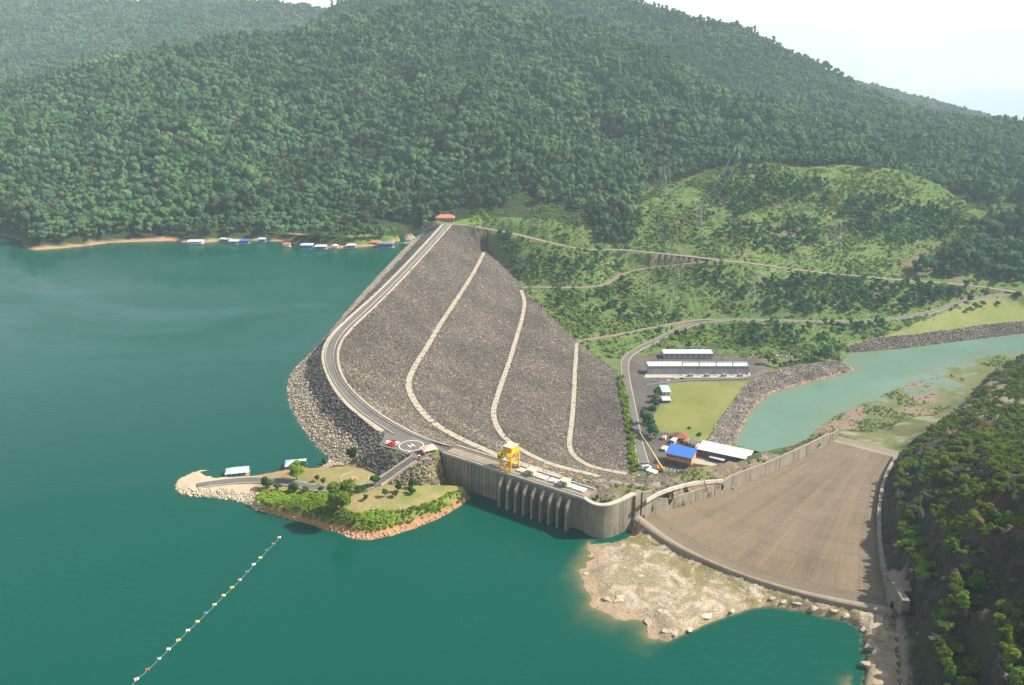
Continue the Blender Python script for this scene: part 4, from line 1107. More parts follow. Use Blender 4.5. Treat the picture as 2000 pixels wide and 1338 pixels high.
def slab_obj(i, j):
    g = .06
    us = np.linspace(i / NU, (i + 1) / NU, 4); fs = np.linspace(fe[j], fe[j + 1], 4)
    us[0] += g / 110; us[-1] -= g / 110; fs[0] += g / 300; fs[-1] -= g / 300
    dz = random.Random(i * 31 + j).uniform(-.03, .03)
    top = [[chute_pt(u, f) + Vector((0, 0, dz)) for u in us] for f in fs]
    vs = [p for r in top for p in r]; fl = [(u * 110, f * 300, 0) for f in fs for u in us]
    fcs = [(r * 4 + c, r * 4 + c + 1, (r + 1) * 4 + c + 1, (r + 1) * 4 + c) for r in range(3) for c in range(3)]
    rim = [0, 1, 2, 3, 7, 11, 15, 14, 13, 12, 8, 4]
    b = len(vs); vs += [vs[k] + Vector((0, 0, -.6)) for k in rim]; fl += [fl[k] for k in rim]
    fcs += [(rim[(k + 1) % 12], rim[k], b + k, b + (k + 1) % 12) for k in range(12)]
    me = bpy.data.meshes.new('chute_slab'); me.from_pydata([tuple(v) for v in vs], [], fcs); me.update()
    a = me.attributes.new('flow', 'FLOAT_VECTOR', 'POINT'); a.data.foreach_set('vector', np.array(fl, np.float32).ravel())
    me.materials.append(MAT['chute_concrete'])
    o = link(bpy.data.objects.new('chute_slab', me)); wpart(o, spill)
for i in range(NU):
    for j in range(NF): slab_obj(i, j)
# upturned lip at the end of the chute
m = MB(); r0 = [chute_pt(k / 20, 1.0) for k in range(21)]
out = Vector((chDir.x, chDir.y, 0))
m.loft([[p + Vector((0, 0, -.05)) for p in r0], [p + out * 5 + Vector((0, 0, -.3)) for p in r0], [p + out * 10 + Vector((0, 0, 1.0)) for p in r0], [p + out * 11 + Vector((0, 0, .9)) for p in r0], [p + out * 12 + Vector((0, 0, -14)) for p in r0]])
wpart(m.build('flip_lip', 'concrete_deck', smooth=False), spill)
# training walls
def wall_h(f): return float(np.interp(f, [0, .035, .06, .09, .33, .36, .95, 1.0], [14.8, 14.5, 9.0, 7.0, 7.2, 9.2, 9.0, 7.0]))
fl_ = list(np.linspace(0, 1.035, 60))
base = [left_edge(min(f, 1)) + chDir * (0 if f <= 1 else (f - 1) * 300) + chN * .1 for f in fl_]
tops = [Vector((p.x, p.y, p.z + wall_h(min(f, 1)))) for p, f in zip(base, fl_)]
m = MB(); m.loft([[Vector((p.x, p.y, p.z - 3)) for p in base], tops, [p + chN * 1.3 for p in tops], [Vector((p.x, p.y, p.z - 6)) + chN * 2.2 for p in base]])
wpart(m.build('left_wall', 'concrete_wall'), spill)
m = MB(); m.loft([[p - chN * .15 + Vector((0, 0, .03)) for p in tops], [p - chN * .15 + Vector((0, 0, .4)) for p in tops], [p + chN * 1.5 + Vector((0, 0, .4)) for p in tops], [p + chN * 1.5 + Vector((0, 0, .03)) for p in tops]])
wpart(m.build('wall_coping', 'concrete_deck'), spill)
for f in np.linspace(.12, .97, 11):
    p = left_edge(f); wpart(MB().box((p.x - chN.x * .05, p.y - chN.y * .05, p.z + wall_h(f) / 2 - .3), (.3, .3, wall_h(f)), math.atan2(chDir.y, chDir.x)).build('wall_rib', 'concrete_wall'), spill)
rl = [right_edge(f) for f in np.linspace(0, 1, 50)]
rn = [(b - a) for a, b in zip(offset_line(rl, 0), offset_line(rl, 1))]
m = MB(); m.loft([[p + Vector((0, 0, -2)) for p in rl], [p + Vector((0, 0, 3.4)) + q * .25 for p, q in zip(rl, rn)], [p + Vector((0, 0, 3.4)) + q * 1.2 for p, q in zip(rl, rn)], [p + Vector((0, 0, -2)) + q * 1.2 for p, q in zip(rl, rn)]])
wpart(m.build('right_wall', 'concrete_wall'), spill)
m = MB(); m.loft([[p + Vector((0, 0, h)) + q * d for p, q in zip(rl[6:], rn[6:])] for d, h in ((.1, 3.42), (.1, 3.8), (2.3, 3.8), (2.3, 2.0))])
wpart(m.build('gutter', 'concrete_wall'), spill)
pr = W(1752, 1190, -4)
rp = tag(empty('end_pier', pr), 'dark concrete pier at the cliff end of the spillway sill', 'pier')
MB().prism([(-3, -9), (0.2, -9.5), (1.5, 9), (-1.4, 9)], -8, 11).build('wall', 'concrete_wall', rp)
MB().box((5.5, 5.2, 8.4), (9, 8, 1.2), .12).build('platform', 'concrete_deck', rp); MB().box((5.5, 5.2, -1), (7.6, 6.6, 17.6), .12).build('block', 'concrete_wall', rp)
# path above the rock cut
pc = tag(MB().loft([[p + Vector((0, 0, z)) + Vector((0, d, 0)) for p in smooth_line(pathL, 2, 2)] for d, z in ((0, -1.2), (0, 1.0), (1.1, 1.0), (1.1, -1.2))]).build('path_parapet', 'concrete_pale'), 'pale parapet wall along the top of the rock cut by the chute', 'parapet')
tie = (cw[-1] + L0) / 2
wpart(MB().box((tie.x + chN.x * 1.4, tie.y + chN.y * 1.4, 0.5), (7.5, 3.2, 23.4), math.atan2(chDir.y, chDir.x)).build('corner_pier', 'concrete_wall'), endw)
kp = MB(); pe_ = plazaEdge[:6]; kp.loft([[p + Vector((0, d, z)) for p in pe_] for d, z in ((0, -.5), (0, .35), (.4, .35), (.4, -.5))]); tag(kp.build('plaza_kerb', 'concrete_deck'), 'low tan kerb round the lake side of the landing plaza', 'kerb')
# ------------------------------------------------------------------ gantry crane
gc = tag(empty('gantry_crane', ip(LI * .455, 6.3, CREST + .2), irz), 'yellow steel gantry crane standing on the intake deck', 'crane')
for x in (-3.6, 3.6):
    for y in (-4.1, 4.1):
        g = MB().beam((x, y, 0), (x * .94, y * .94, 10.2), .75).build('leg', 'yellow_paint', gc)
        MB().box((x, y, .3), (1.3, .6, .6)).build('bogie', 'steel_dark', g)
for y in (-4.1, 4.1):
    MB().beam((-3.6, y, 1.2), (3.6, y, 1.2), .6).build('sill_beam', 'yellow_paint', gc)
    b = MB(); b.beam((-3.5, y, 4.8), (3.5, y, 4.8), .45); b.beam((-3.5, y, 1.4), (3.5, y, 4.8), .3); b.beam((3.5, y, 1.4), (-3.5, y, 4.8), .3); b.beam((-3.5, y, 4.8), (0, y, 9.8), .3); b.beam((3.5, y, 4.8), (0, y, 9.8), .3)
    b.build('bracing', 'yellow_paint', gc)
for x in (-3.6, 3.6):
    b = MB(); b.beam((x, -4, 6.5), (x, 4, 6.5), .35); b.beam((x, -4, 6.5), (x, 4, 9.8), .28); b.build('bracing', 'yellow_paint', gc)
for x in (-3.0, 3.0): MB().beam((x, -6.4, 10.6), (x, 6.0, 10.6), .9, 1.2).build('girder', 'yellow_paint', gc)
MB().box((0, 0, 11.0), (7.8, 9.6, .3)).build('platform', 'yellow_paint', gc)
hh = MB().box((.4, .6, 12.7), (5.8, 6.6, 3.0)).build('machine_house', 'yellow_paint', gc, bevel=.08)
MB().box((.4, .6, 14.35), (6.3, 7.2, .3)).build('house_roof', 'wall_cream', hh)
MB().box((-3.0, -5.0, 8.6), (2.2, 2.2, 2.4)).build('cab', 'yellow_paint', gc); MB().box((-3.0, -6.13, 8.9), (1.8, .06, 1.1)).build('cab_window', 'glass_dark', gc)
b = MB()
for k in range(11):
    for y in (-4.75, 4.75): b.beam((-3.9 + k * .78, y, 11.1), (-3.9 + k * .78, y, 12.1), .07)
for y in (-4.75, 4.75): b.beam((-3.9, y, 12.1), (3.9, y, 12.1), .08)
b.build('railing', 'yellow_paint', gc)
b = MB()
for k in range(14): b.beam((3.95, -4.5, .6 + k * .7), (4.45, -4.5, .6 + k * .7), .08)
b.beam((3.95, -4.5, 0), (3.95, -4.5, 10.5), .09); b.beam((4.45, -4.5, 0), (4.45, -4.5, 10.5), .09); b.build('ladder', 'yellow_paint', gc)

# ------------------------------------------------------------------ buildings
def building(name, label, cat, A, B, depth, h, wall, roof, rise=1.2, kind='gable', nwin=0, winz=.55, floors=1, over=.5, door=True, roof_t=.18, group=None, winmat='glass_dark', ridge_cap=None):
    """A to B is the front base line; the body lies behind it"""
    A = Vector(A); B = Vector(B); L = (B - A).length; rz = math.atan2(B.y - A.y, B.x - A.x)
    z0 = min(A.z, B.z)
    o = tag(empty(name, ((A.x + B.x) / 2, (A.y + B.y) / 2, z0), rz), label, cat, group)
    m = MB()
    if kind == 'gable':
        vs = [(-L / 2, 0, 0), (L / 2, 0, 0), (L / 2, depth, 0), (-L / 2, depth, 0), (-L / 2, 0, h), (L / 2, 0, h), (L / 2, depth, h), (-L / 2, depth, h), (-L / 2, depth / 2, h + rise), (L / 2, depth / 2, h + rise)]
        m.add(vs, [(0, 3, 2, 1), (0, 1, 5, 4), (2, 3, 7, 6), (1, 2, 6, 9, 5), (3, 0, 4, 8, 7), (4, 5, 9, 8), (6, 7, 8, 9)])
        m.build('wall', wall, o)
        s = rise / (depth / 2); e = .06
        for sg in (0, 1):
            y0 = -over if sg == 0 else depth + over
            za = h - s * over + e; zb = h + rise + e
            MB().add([(-L / 2 - over, y0, za), (L / 2 + over, y0, za), (L / 2 + over, depth / 2, zb), (-L / 2 - over, depth / 2, zb), (-L / 2 - over, y0, za + roof_t), (L / 2 + over, y0, za + roof_t), (L / 2 + over, depth / 2, zb + roof_t), (-L / 2 - over, depth / 2, zb + roof_t)], [(0, 3, 2, 1), (4, 5, 6, 7), (0, 1, 5, 4), (1, 2, 6, 5), (2, 3, 7, 6), (3, 0, 4, 7)]).build('roof', roof, o)
    elif kind == 'hip':
        m.box((0, depth / 2, h / 2), (L, depth, h)); m.build('wall', wall, o)
        i = min(depth, L) / 2 * .95; hx_ = L / 2 + over
        base_ = [(-hx_, -over, h + .02), (hx_, -over, h + .02), (hx_, depth + over, h + .02), (-hx_, depth + over, h + .02)]
        rr_ = max(0.2, L / 2 - i)
        MB().add(base_ + [(-rr_, depth / 2, h + rise), (rr_, depth / 2, h + rise)], [(0, 3, 2, 1), (0, 1, 5, 4), (2, 3, 4, 5), (1, 2, 5), (3, 0, 4)]).build('roof', roof, o)
    else:      # mono pitch
        m.add([(-L / 2, 0, 0), (L / 2, 0, 0), (L / 2, depth, 0), (-L / 2, depth, 0), (-L / 2, 0, h), (L / 2, 0, h), (L / 2, depth, h + rise), (-L / 2, depth, h + rise)], [(0, 3, 2, 1), (4, 5, 6, 7), (0, 1, 5, 4), (1, 2, 6, 5), (2, 3, 7, 6), (3, 0, 4, 7)]).build('wall', wall, o)
        s = rise / depth
        vs = [(x, y, h + s * y + z) for z in (.06, .06 + roof_t) for x, y in ((-L / 2 - over, -over), (L / 2 + over, -over), (L / 2 + over, depth + over), (-L / 2 - over, depth + over))]
        MB().add(vs, [(0, 3, 2, 1), (4, 5, 6, 7), (0, 1, 5, 4), (1, 2, 6, 5), (2, 3, 7, 6), (3, 0, 4, 7)]).build('roof', roof, o)
    if kind == 'mono' and L > 15:
        nr = int(L / 2.2); s = rise / depth
        rib_ = MB().add([(x_, y_, h + s * y_ + z_) for z_ in (.06 + roof_t, .14 + roof_t) for x_, y_ in ((-.06, -over), (.06, -over), (.06, depth + over), (-.06, depth + over))], [(0, 3, 2, 1), (4, 5, 6, 7), (0, 1, 5, 4), (1, 2, 6, 5), (2, 3, 7, 6), (3, 0, 4, 7)]).build('roof_rib', roof, o); rib_.location = (-L / 2, 0, 0)
        for k in range(1, nr + 1):
            r2 = link(bpy.data.objects.new('roof_rib', rib_.data), o); r2.location = (-L / 2 + L * k / nr, 0, 0)
    fh = h / floors
    for fl in range(floors):
        for k in range(nwin):
            x = -L / 2 + L * (k + .5) / nwin; zz = fl * fh + fh * winz
            w_ = MB().box((x, -.03, zz), (min(1.6, L / nwin * .5), .1, fh * .36)).build('window', winmat, o)
            MB().box((x, -.08, zz - fh * .2), (min(1.8, L / nwin * .56), .16, .1)).build('sill', 'wall_white', w_)
    if door: MB().box((L * .22, -.04, min(1.1, h * .4)), (1.1, .12, min(2.2, h * .8))).build('door', 'wood', o)
    return o
def base_(px, py, z): return W(px, py, z)
YZ = -94.3
# long grey halls of the switchyard
A = W(1266, 731, YZ); B = W(1461, 731, YZ)
b = building('switchgear_hall', 'long low grey hall behind a row of steel gantries, nearest the lawn', 'building', A, B, 11, 9.6, 'wall_grey', 'roof_white', .8, 'mono', 0, door=False)
L = (B - A).length
for k in range(7): MB().box((-L / 2 + L * k / 6, -.25, 4.7), (.8, .7, 9.4)).build('pilaster', 'concrete_pale', b)
for k in range(6):
    for q_ in range(2): MB().box((-L / 2 + L * (k + .35 + .3 * q_) / 6, -.06, 2.2), (2.6, .14, 4.0)).build('roller_door', 'steel', b)
for k in range(26): MB().box((-L / 2 + L * (k + .5) / 26, -.04, 7.4), (2.6, .12, .9)).build('window', 'glass_dark', b)
plinth = tag(MB().prism([W(x, y, YZ)[:2] for x, y in ((1258, 738), (1468, 738), (1462, 722), (1264, 722))], YZ - 1, YZ + .25).build('hall_plinth', 'concrete_pale'), 'pale concrete strip under the long grey switchyard hall', 'plinth')
A = W(1296, 701, -94); B = W(1391, 701, -94)
b = building('switchgear_hall', 'shorter grey hall with reddish roof edge behind the long hall', 'building', A, B, 12, 6.5, 'wall_grey', 'roof_white', .7, 'mono', 9, .6)
L = (B - A).length
MB().box((0, -.56, 6.45), (L + 1, .14, .5)).build('fascia', 'roof_red', b)
# steel gantries
def gantry(name, label, pxs, py, z, hts, beams):
    base = [W(x, py, z) for x in pxs]
    o = tag(empty(name, base[0]), label, 'gantry')
    for p, h in zip(base, hts):
        m = MB(); q_ = p - base[0]
        for dx in (-.7, .7): m.beam(q_ + Vector((dx, 0, 0)), q_ + Vector((dx * .4, 0, h)), .45)
        for k in range(int(h / 2)): m.beam(q_ + Vector(((-.7 if k % 2 else .7) * (1 - .3 * k * 2 / h), 0, k * 2)), q_ + Vector(((.7 if k % 2 else -.7) * (1 - .3 * k * 2 / h), 0, k * 2 + 2)), .14)
        m.build('post', 'steel', o)
    for i, j, z_ in beams:
        m = MB(); a = base[i] - base[0] + Vector((0, 0, z_)); c = base[j] - base[0] + Vector((0, 0, z_))
        m.beam(a, c, .45); m.beam(a + Vector((0, 0, 1)), c + Vector((0, 0, 1)), .4)
        nn = int((c - a).length / 2)
        for k in range(nn): m.beam(a.lerp(c, k / nn) + Vector((0, 0, k % 2)), a.lerp(c, (k + 1) / nn) + Vector((0, 0, (k + 1) % 2)), .12)
        m.build('beam', 'steel', o)
        for k in range(3):
            f = (k + .5) / 3; MB().tube(a.lerp(c, f), a.lerp(c, f) + Vector((0, 0, -1.6)), .16, .1, 6).build('insulator', 'wood', o)
    return o
gantry('switchyard_gantry', 'row of steel lattice posts and beams in front of the long hall', [1331, 1364, 1397, 1429, 1459], 734, YZ, [17, 17, 18, 17, 17], [(0, 1, 15.5), (1, 2, 15.5), (2, 3, 15.5), (3, 4, 15.5)])
gantry('switchyard_gantry', 'taller steel gantry standing behind the shorter grey hall', [1330, 1364, 1398], 692, -93.5, [10, 10, 13], [(0, 1, 8.5), (1, 2, 8.5)])
gantry('switchyard_gantry', 'lone pair of tall steel posts at the river end of the yard', [1409, 1455], 708, -94, [10, 20], [(0, 1, 8.6)])
# transformers in the bays
for k, px in enumerate((1348, 1380, 1413, 1445)):
    p = W(px, 736, YZ)
    o = tag(empty('transformer', p), '%s grey transformer with bushings before the long hall, counted from the left' % ['first', 'second', 'third', 'fourth'][k], 'transformer', 'transformers before the long hall')
    MB().box((0, 0, 1.6), (4.2, 2.6, 3.0)).build('tank', 'wall_grey', o, bevel=.1)
    for x in (-1.2, 0, 1.2): MB().tube((x, 0, 3.1), (x * 1.2, -.3, 5.0), .18, .1, 6).build('bushing', 'wall_white', o)
    for x in (-2.5, 2.5): MB().box((x, 0, 1.5), (.6, 2.2, 2.4)).build('radiator', 'steel_dark', o)
# lawn houses
A = W(1294, 772, YZ); B = W(1309, 772, YZ)
building('lawn_house', 'narrow house with bright blue gabled roof at the lawn edge', 'house', A, B, 19, 3.6, 'wall_white', 'roof_pale_blue', 1.2, 'gable', 2, over=.6)
A = W(1294, 788, YZ); B = W(1309, 788, YZ)
building('lawn_house', 'small house with white roof in front of the blue-roofed one', 'house', A, B, 10, 3.4, 'blue_paint', 'roof_white', 1.2, 'gable', 2, over=.5)
# station buildings
A = W(1300, 906, -95); B = W(1349, 917, -95)
b = building('station_office', 'two storey orange office with a bright blue pitched roof', 'building', A, B, 13, 10.4, 'wall_orange', 'roof_blue', 2.6, 'mono', 8, .62, 2, .8)
L = (B - A).length
MB().box((0, -.7, 2.4), (L + 1.2, 1.5, 4.6)).build('ground_floor', 'wall_maroon', b)
for k in range(9): MB().box((-L / 2 + L * (k + .5) / 9, -1.5, 2.6), (1.5, .12, 1.5)).build('window', 'glass_dark', b)
A = W(1362, 877, -84); B = W(1461, 898, -84); A.z = B.z = -95
b = building('powerhouse', 'long maroon powerhouse hall with a flat white roof beside the river', 'building', A, B, 17, 11, 'wall_maroon', 'roof_white', .8, 'mono', 0, door=False, over=.4)
L = (B - A).length
for k in range(9): MB().box((-L / 2 + L * k / 8, -.12, 5.4), (.5, .4, 10.8)).build('pilaster', 'wall_maroon', b)
for k in range(8): MB().box((-L / 2 + L * (k + .5) / 8, -.04, 8.6), (3.2, .12, 1.4)).build('window', 'glass_dark', b)
A = W(1385, 886, -87.6); B = W(1413, 893, -87.6); A.z = B.z = -95; A = A + Vector((-1.5, -7, 0)); B = B + Vector((-1.5, -7, 0))
building('powerhouse_annex', 'small maroon annex with white roof in front of the powerhouse', 'building', A, B, 7, 7.4, 'wall_maroon', 'roof_white', .4, 'mono', 4, .6, over=.3)
A = W(1351, 920, -95); B = W(1405, 915, -95)
tk = tag(empty('transformer_deck', W(1380, 905, -95)), 'flat pale deck with an orange edge between office and powerhouse', 'deck')
dk = [W(x, y, -91)[:2] for x, y in ((1353, 893), (1366, 887), (1415, 899), (1400, 912), (1352, 905))]
dk = [(p_[0] - tk.location.x, p_[1] - tk.location.y) for p_ in dk]
MB().prism(dk, 0, 4.0).build('deck_body', 'wall_orange', tk); MB().prism(dk, 4.003, 4.25).build('deck_top', 'gravel_pale', tk)
A = W(1344, 871, -95); B = W(1358, 876, -95)
building('dark_roof_hut', 'small hut with a dark grey gabled roof beside the powerhouse', 'hut', A, B, 9, 3.6, 'wall_cream', 'roof_grey', 2.0, 'gable', 2, over=.8)
building('canteen', 'canteen with a wide brown tiled roof on the lawn edge', 'house', W(1318, 862, -94), W(1342, 863, -94), 11, 3.4, 'wood', 'roof_brown', 3.0, 'hip', 4, over=1.0)
building('kiosk', 'small kiosk with an orange red roof right of the brown roof', 'kiosk', W(1335, 866, -94), W(1344, 868, -94), 5, 2.8, 'wall_cream', 'roof_red', 1.6, 'hip', 1, over=.6)
building('kiosk', 'small kiosk with a pale pink roof left of the brown roof', 'kiosk', W(1309, 866, -94), W(1316, 868, -94), 6, 3.6, 'roof_pink', 'wall_white', 1.4, 'hip', 1, over=.6)
building('kiosk', 'tiny pavilion with a salmon roof beside the roadside trees', 'kiosk', W(1293, 859, -94), W(1299, 860, -94), 4, 2.6, 'wall_white', 'roof_pink', 1.3, 'hip', 1, over=.6)
building('guard_hut', 'cream hut with flat tan roof at the office corner', 'hut', W(1291, 882, -95), W(1299, 884, -95), 6, 3.0, 'wall_cream', 'wall_cream', .2, 'mono', 1)
tag(MB().prism([W(x, y, -94.9)[:2] for x, y in ((1240, 850), (1262, 846), (1285, 862), (1300, 880), (1300, 906), (1350, 918), (1345, 932), (1246, 932))], -96.5, -94.55).build('car_park', 'asphalt_dark'), kind='structure')
pk = tag(empty('parking_lines', W(1303, 917, -94.5)), 'white painted parking lines on the dark car park', 'road marking')
for k in range(7): MB().box((k * 3.0, -k * 1.0, -.02), (.22, 5, .05), -.35).build('line', 'line_paint', pk)

# house at the far end of the crest, small huts, helipad kiosk
building('gatehouse', 'gatehouse with a long salmon tiled roof at the far end of the dam crest', 'house', W(852, 431, 13), W(886, 431, 13), 12, 4.0, 'wood', 'roof_red', 4.4, 'hip', 6, over=1.5)
building('pump_hut', 'tiny white hut where the second berm meets the hillside', 'hut', W(1014, 551, -56), W(1022, 551, -56), 5, 5.0, 'wall_white', 'wall_white', .2, 'mono', 1)
kb = building('helipad_kiosk', 'cream kiosk with a wide salmon roof beside the landing circle', 'kiosk', W(831, 889.5, CREST + .14), W(851, 885, CREST + .14), 5.5, 3.0, 'wall_cream', 'roof_pink', 1.5, 'hip', 3, over=1.2)
for k, (px, py, nm) in enumerate(((800, 890, 'helipad'), (819, 897, 'kiosk'))):
    p = W(px, py, CREST + .1); o = tag(empty('gate_post', p), 'red gate post on the %s side of the ramp mouth' % nm, 'post')
    MB().box((0, 0, 1.2), (1.0, .8, 2.4)).build('post', 'red_paint', o); MB().box((0, 0, 2.5), (1.2, 1.0, .2)).build('cap', 'wall_white', o)
# floating houses in the near bay
def float_house(name, label, px, py, L, D, rz, roof, wallm):
    p = W(px, py, LAKE)
    o = tag(empty(name, p, rz), label, 'floating house')
    MB().box((0, 0, .25), (L + 2, D + 2, .6)).build('raft', 'wood', o)
    for x in np.linspace(-L / 2, L / 2, 5): MB().tube((x, -D / 2 - .6, .05), (x, D / 2 + .6, .05), .35, None, 8).build('float', 'drum_blue', o)
    w_ = MB().box((0, .4, 1.7), (L * .8, D * .7, 2.4)).build('wall', wallm, o)
    for x in np.linspace(-L * .3, L * .3, 4): MB().box((x, .4 - D * .35 - .04, 1.8), (1.2, .1, 1.0)).build('window', 'glass_dark', w_)
    for x in np.linspace(-L / 2, L / 2, 5):
        for y in (-D / 2, D / 2): MB().beam((x, y, .5), (x, y, 3.0), .16).build('post', 'wall_white', o)
    i = D * .45; h = 3.0
    MB().add([(-L / 2 - .6, -D / 2 - .6, h), (L / 2 + .6, -D / 2 - .6, h), (L / 2 + .6, D / 2 + .6, h), (-L / 2 - .6, D / 2 + .6, h), (-L / 2 + i, 0, h + 1.9), (L / 2 - i, 0, h + 1.9)], [(0, 3, 2, 1), (0, 1, 5, 4), (2, 3, 4, 5), (1, 2, 5), (3, 0, 4)]).build('roof', roof, o)
    m = MB(); m.beam((-L / 2 - .6, -D / 2 - .6, h + .05), (-L / 2 + i, 0, h + 1.95), .25); m.beam((L / 2 + .6, -D / 2 - .6, h + .05), (L / 2 - i, 0, h + 1.95), .25); m.beam((-L / 2 + i, 0, h + 1.95), (L / 2 - i, 0, h + 1.95), .25)
    m.build('roof_ridge', 'roof_white', o)
    return o
float_house('floating_house', 'floating house with pale blue hip roof moored by the sandy tip', 464, 927, 12.5, 7.5, .22, 'roof_pale_blue', 'blue_paint')
float_house('floating_house', 'floating house with light blue roof half hidden by the leafy tree', 578, 912, 11.5, 8, .18, 'roof_pale_blue', 'wall_white')
# small boat by the riprap
def boat(label, p, rz, L=5.0, mt='wall_white', group=None):
    o = tag(empty('boat', p, rz), label, 'boat', group)
    rows = []
    for f in np.linspace(0, 1, 7):
        w_ = .85 * (1 - max(0, (f - .55) / .45) ** 2) + .02; x = -L / 2 + L * f
        rows.append([(x, -w_, .6 + .2 * f), (x, -w_ * .6, -.1), (x, w_ * .6, -.1), (x, w_, .6 + .2 * f)])
    MB().loft(rows).build('hull', mt, o); MB().box((-.2, 0, .35), (L * .6, 1.2, .12)).build('thwart', 'wood', o)
    MB().box((-L / 2 - .15, 0, .7), (.4, .5, .8)).build('outboard', 'steel_dark', o)
    return o
boat('small white boat drawn up where the riprap meets the spit', W(652, 903, LAKE), .3, 7)
# ------------------------------------------------------------------ buoy line
bu = [(1282, 88), (1232, 143), (1178, 197), (1122, 260), (1066, 317), (1008, 381), (945, 447), (882, 513), (811, 580), (733, 658), (660, 730), (588, 802), (507, 877), (427, 960), (343, 1036), (260, 1117), (166, 1208), (72, 1290), (-20, 1385)]
bcol = ['drum_yellow', 'drum_rust', 'drum_blue', 'drum_yellow', 'wall_white', 'drum_blue', 'drum_rust', 'drum_yellow', 'drum_yellow', 'drum_yellow', 'drum_blue', 'drum_yellow', 'wall_white', 'drum_yellow', 'wall_white', 'drum_blue', 'drum_rust', 'wall_white', 'drum_blue']
bnm = {'drum_yellow': 'cream yellow', 'drum_rust': 'rusty red', 'drum_blue': 'blue grey', 'wall_white': 'white'}
ordn = ['first', 'second', 'third', 'fourth', 'fifth', 'sixth', 'seventh', 'eighth', 'ninth', 'tenth', 'eleventh', 'twelfth', 'thirteenth', 'fourteenth', 'fifteenth', 'sixteenth', 'seventeenth', 'eighteenth', 'nineteenth']
bp = []
dmesh = {}
for k, (x, y) in enumerate(bu):
    p = W(250 + x / 4.345, 1030 + y / 4.345, LAKE + .1); bp.append(p)
    o = tag(empty('buoy', p, .2 + random.uniform(-.5, .5)), '%s drum buoy, %s along the line from the spit' % (bnm[bcol[k]], ordn[k]), 'buoy', 'drum buoys of the floating line')
    for s_, c_ in ((-.62, bcol[k]), (.62, bcol[k] if k % 3 else 'wall_white')):
        if c_ not in dmesh:
            t_ = MB(); t_.tube((0, -.6, 0), (0, .6, 0), .4, None, 12)
            for yy in (-.45, 0, .45): t_.tube((0, yy - .05, 0), (0, yy + .05, 0), .43, None, 12)
            ob = t_.build('drum', c_, o); dmesh[c_] = ob.data
        else: ob = link(bpy.data.objects.new('drum', dmesh[c_]), o)
        ob.location = (s_ * .8, 0, .1)
    if 'fr' not in dmesh:
        ob = MB().box((0, 0, .1), (2.3, .14, .14)).build('frame', 'steel_dark', o); dmesh['fr'] = ob.data
    else: link(bpy.data.objects.new('frame', dmesh['fr']), o)
rope = MB()
for a, c in zip(bp[:-1], bp[1:]): rope.tube(a, a.lerp(c, .5) + Vector((.5, .3, -.06)), .09, None, 5); rope.tube(a.lerp(c, .5) + Vector((.5, .3, -.06)), c, .09, None, 5)
tag(rope.build('buoy_rope', 'rope'), 'thin rope joining the drum buoys across the lake', 'rope')

# ------------------------------------------------------------------ vehicles
def car_proto(kind):
    parts = {}
    if kind == 'car':
        prof = [(-2.1, .35), (-2.15, .8), (-1.9, .98), (-1.1, 1.02), (1.0, .98), (2.05, .78), (2.1, .35)]; top = [(-1.75, .98), (-1.25, 1.48), (.35, 1.5), (1.05, .98)]
    else:
        prof = [(-2.6, .45), (-2.6, 1.0), (-2.5, 1.1), (-.2, 1.1), (1.6, 1.1), (2.5, .95), (2.55, .45)]; top = [(-.3, 1.1), (-.1, 1.85), (.95, 1.85), (1.6, 1.1)]
    def ext(pf, w0, w1):
        m = MB(); n_ = len(pf); zs = [z for _, z in pf]; lo, hi = min(zs), max(zs)
        vs = [(x, s_ * (w0 + (w1 - w0) * (z - lo) / (hi - lo)), z) for s_ in (-1, 1) for x, z in pf]
        m.add(vs, [tuple(range(n_)), tuple(range(2 * n_ - 1, n_ - 1, -1))] + [(i, (i + 1) % n_, (i + 1) % n_ + n_, i + n_) for i in range(n_)]); return m
    return ext(prof, .88, .85), ext(top, .8, .66), MB().box(((top[1][0] + top[2][0]) / 2, 0, top[1][1] + .02), (top[2][0] - top[1][0], 1.28, .06))
car_mesh = {}
def car(label, p, rz, mt, kind='car', group=None):
    o = tag(empty('parked_car' if kind == 'car' else 'pickup_truck', p, rz), label, 'car' if kind == 'car' else 'truck', group)
    k = (mt, kind)
    if k not in car_mesh:
        b_, g_, r_ = car_proto(kind); wh = MB().tube((0, -.1, 0), (0, .1, 0), .33, None, 12)
        car_mesh[k] = [b_.build('body', mt, o), g_.build('cabin_glass', 'glass_dark', o), r_.build('cabin_roof', mt, o)]
        w0 = wh.build('wheel', 'tyre', o); car_mesh[k].append(w0); ws = [w0]
    else:
        for s_ in car_mesh[k][:3]: link(bpy.data.objects.new(s_.name.split('.')[0], s_.data), o)
        ws = [link(bpy.data.objects.new('wheel', car_mesh[k][3].data), o)]
    for _ in range(3): ws.append(link(bpy.data.objects.new('wheel', car_mesh[k][3].data), o))
    for w_, (x, y) in zip(ws, ((-1.35, -.8), (1.35, -.8), (-1.35, .8), (1.35, .8))): w_.location = (x, y, .33)
    return o
cz_ = CREST + .14
for px, py, mt, lb in ((757, 865.5, 'white_paint', 'white car parked nearest the kerb left of the landing circle'), (763, 868, 'red_paint', 'red car parked between white cars by the landing circle'), (768.5, 865.2, 'red_paint', 'red pickup parked closest to the landing circle'), (770, 870, 'red_paint', 'red car parked at the front of the helipad cars'), (775, 867.5, 'white_paint', 'white car parked against the landing circle')):
    car(lb, W(px, py, cz_), 1.1, mt, 'pickup' if 'pickup' in lb else 'car', 'cars beside the landing circle')
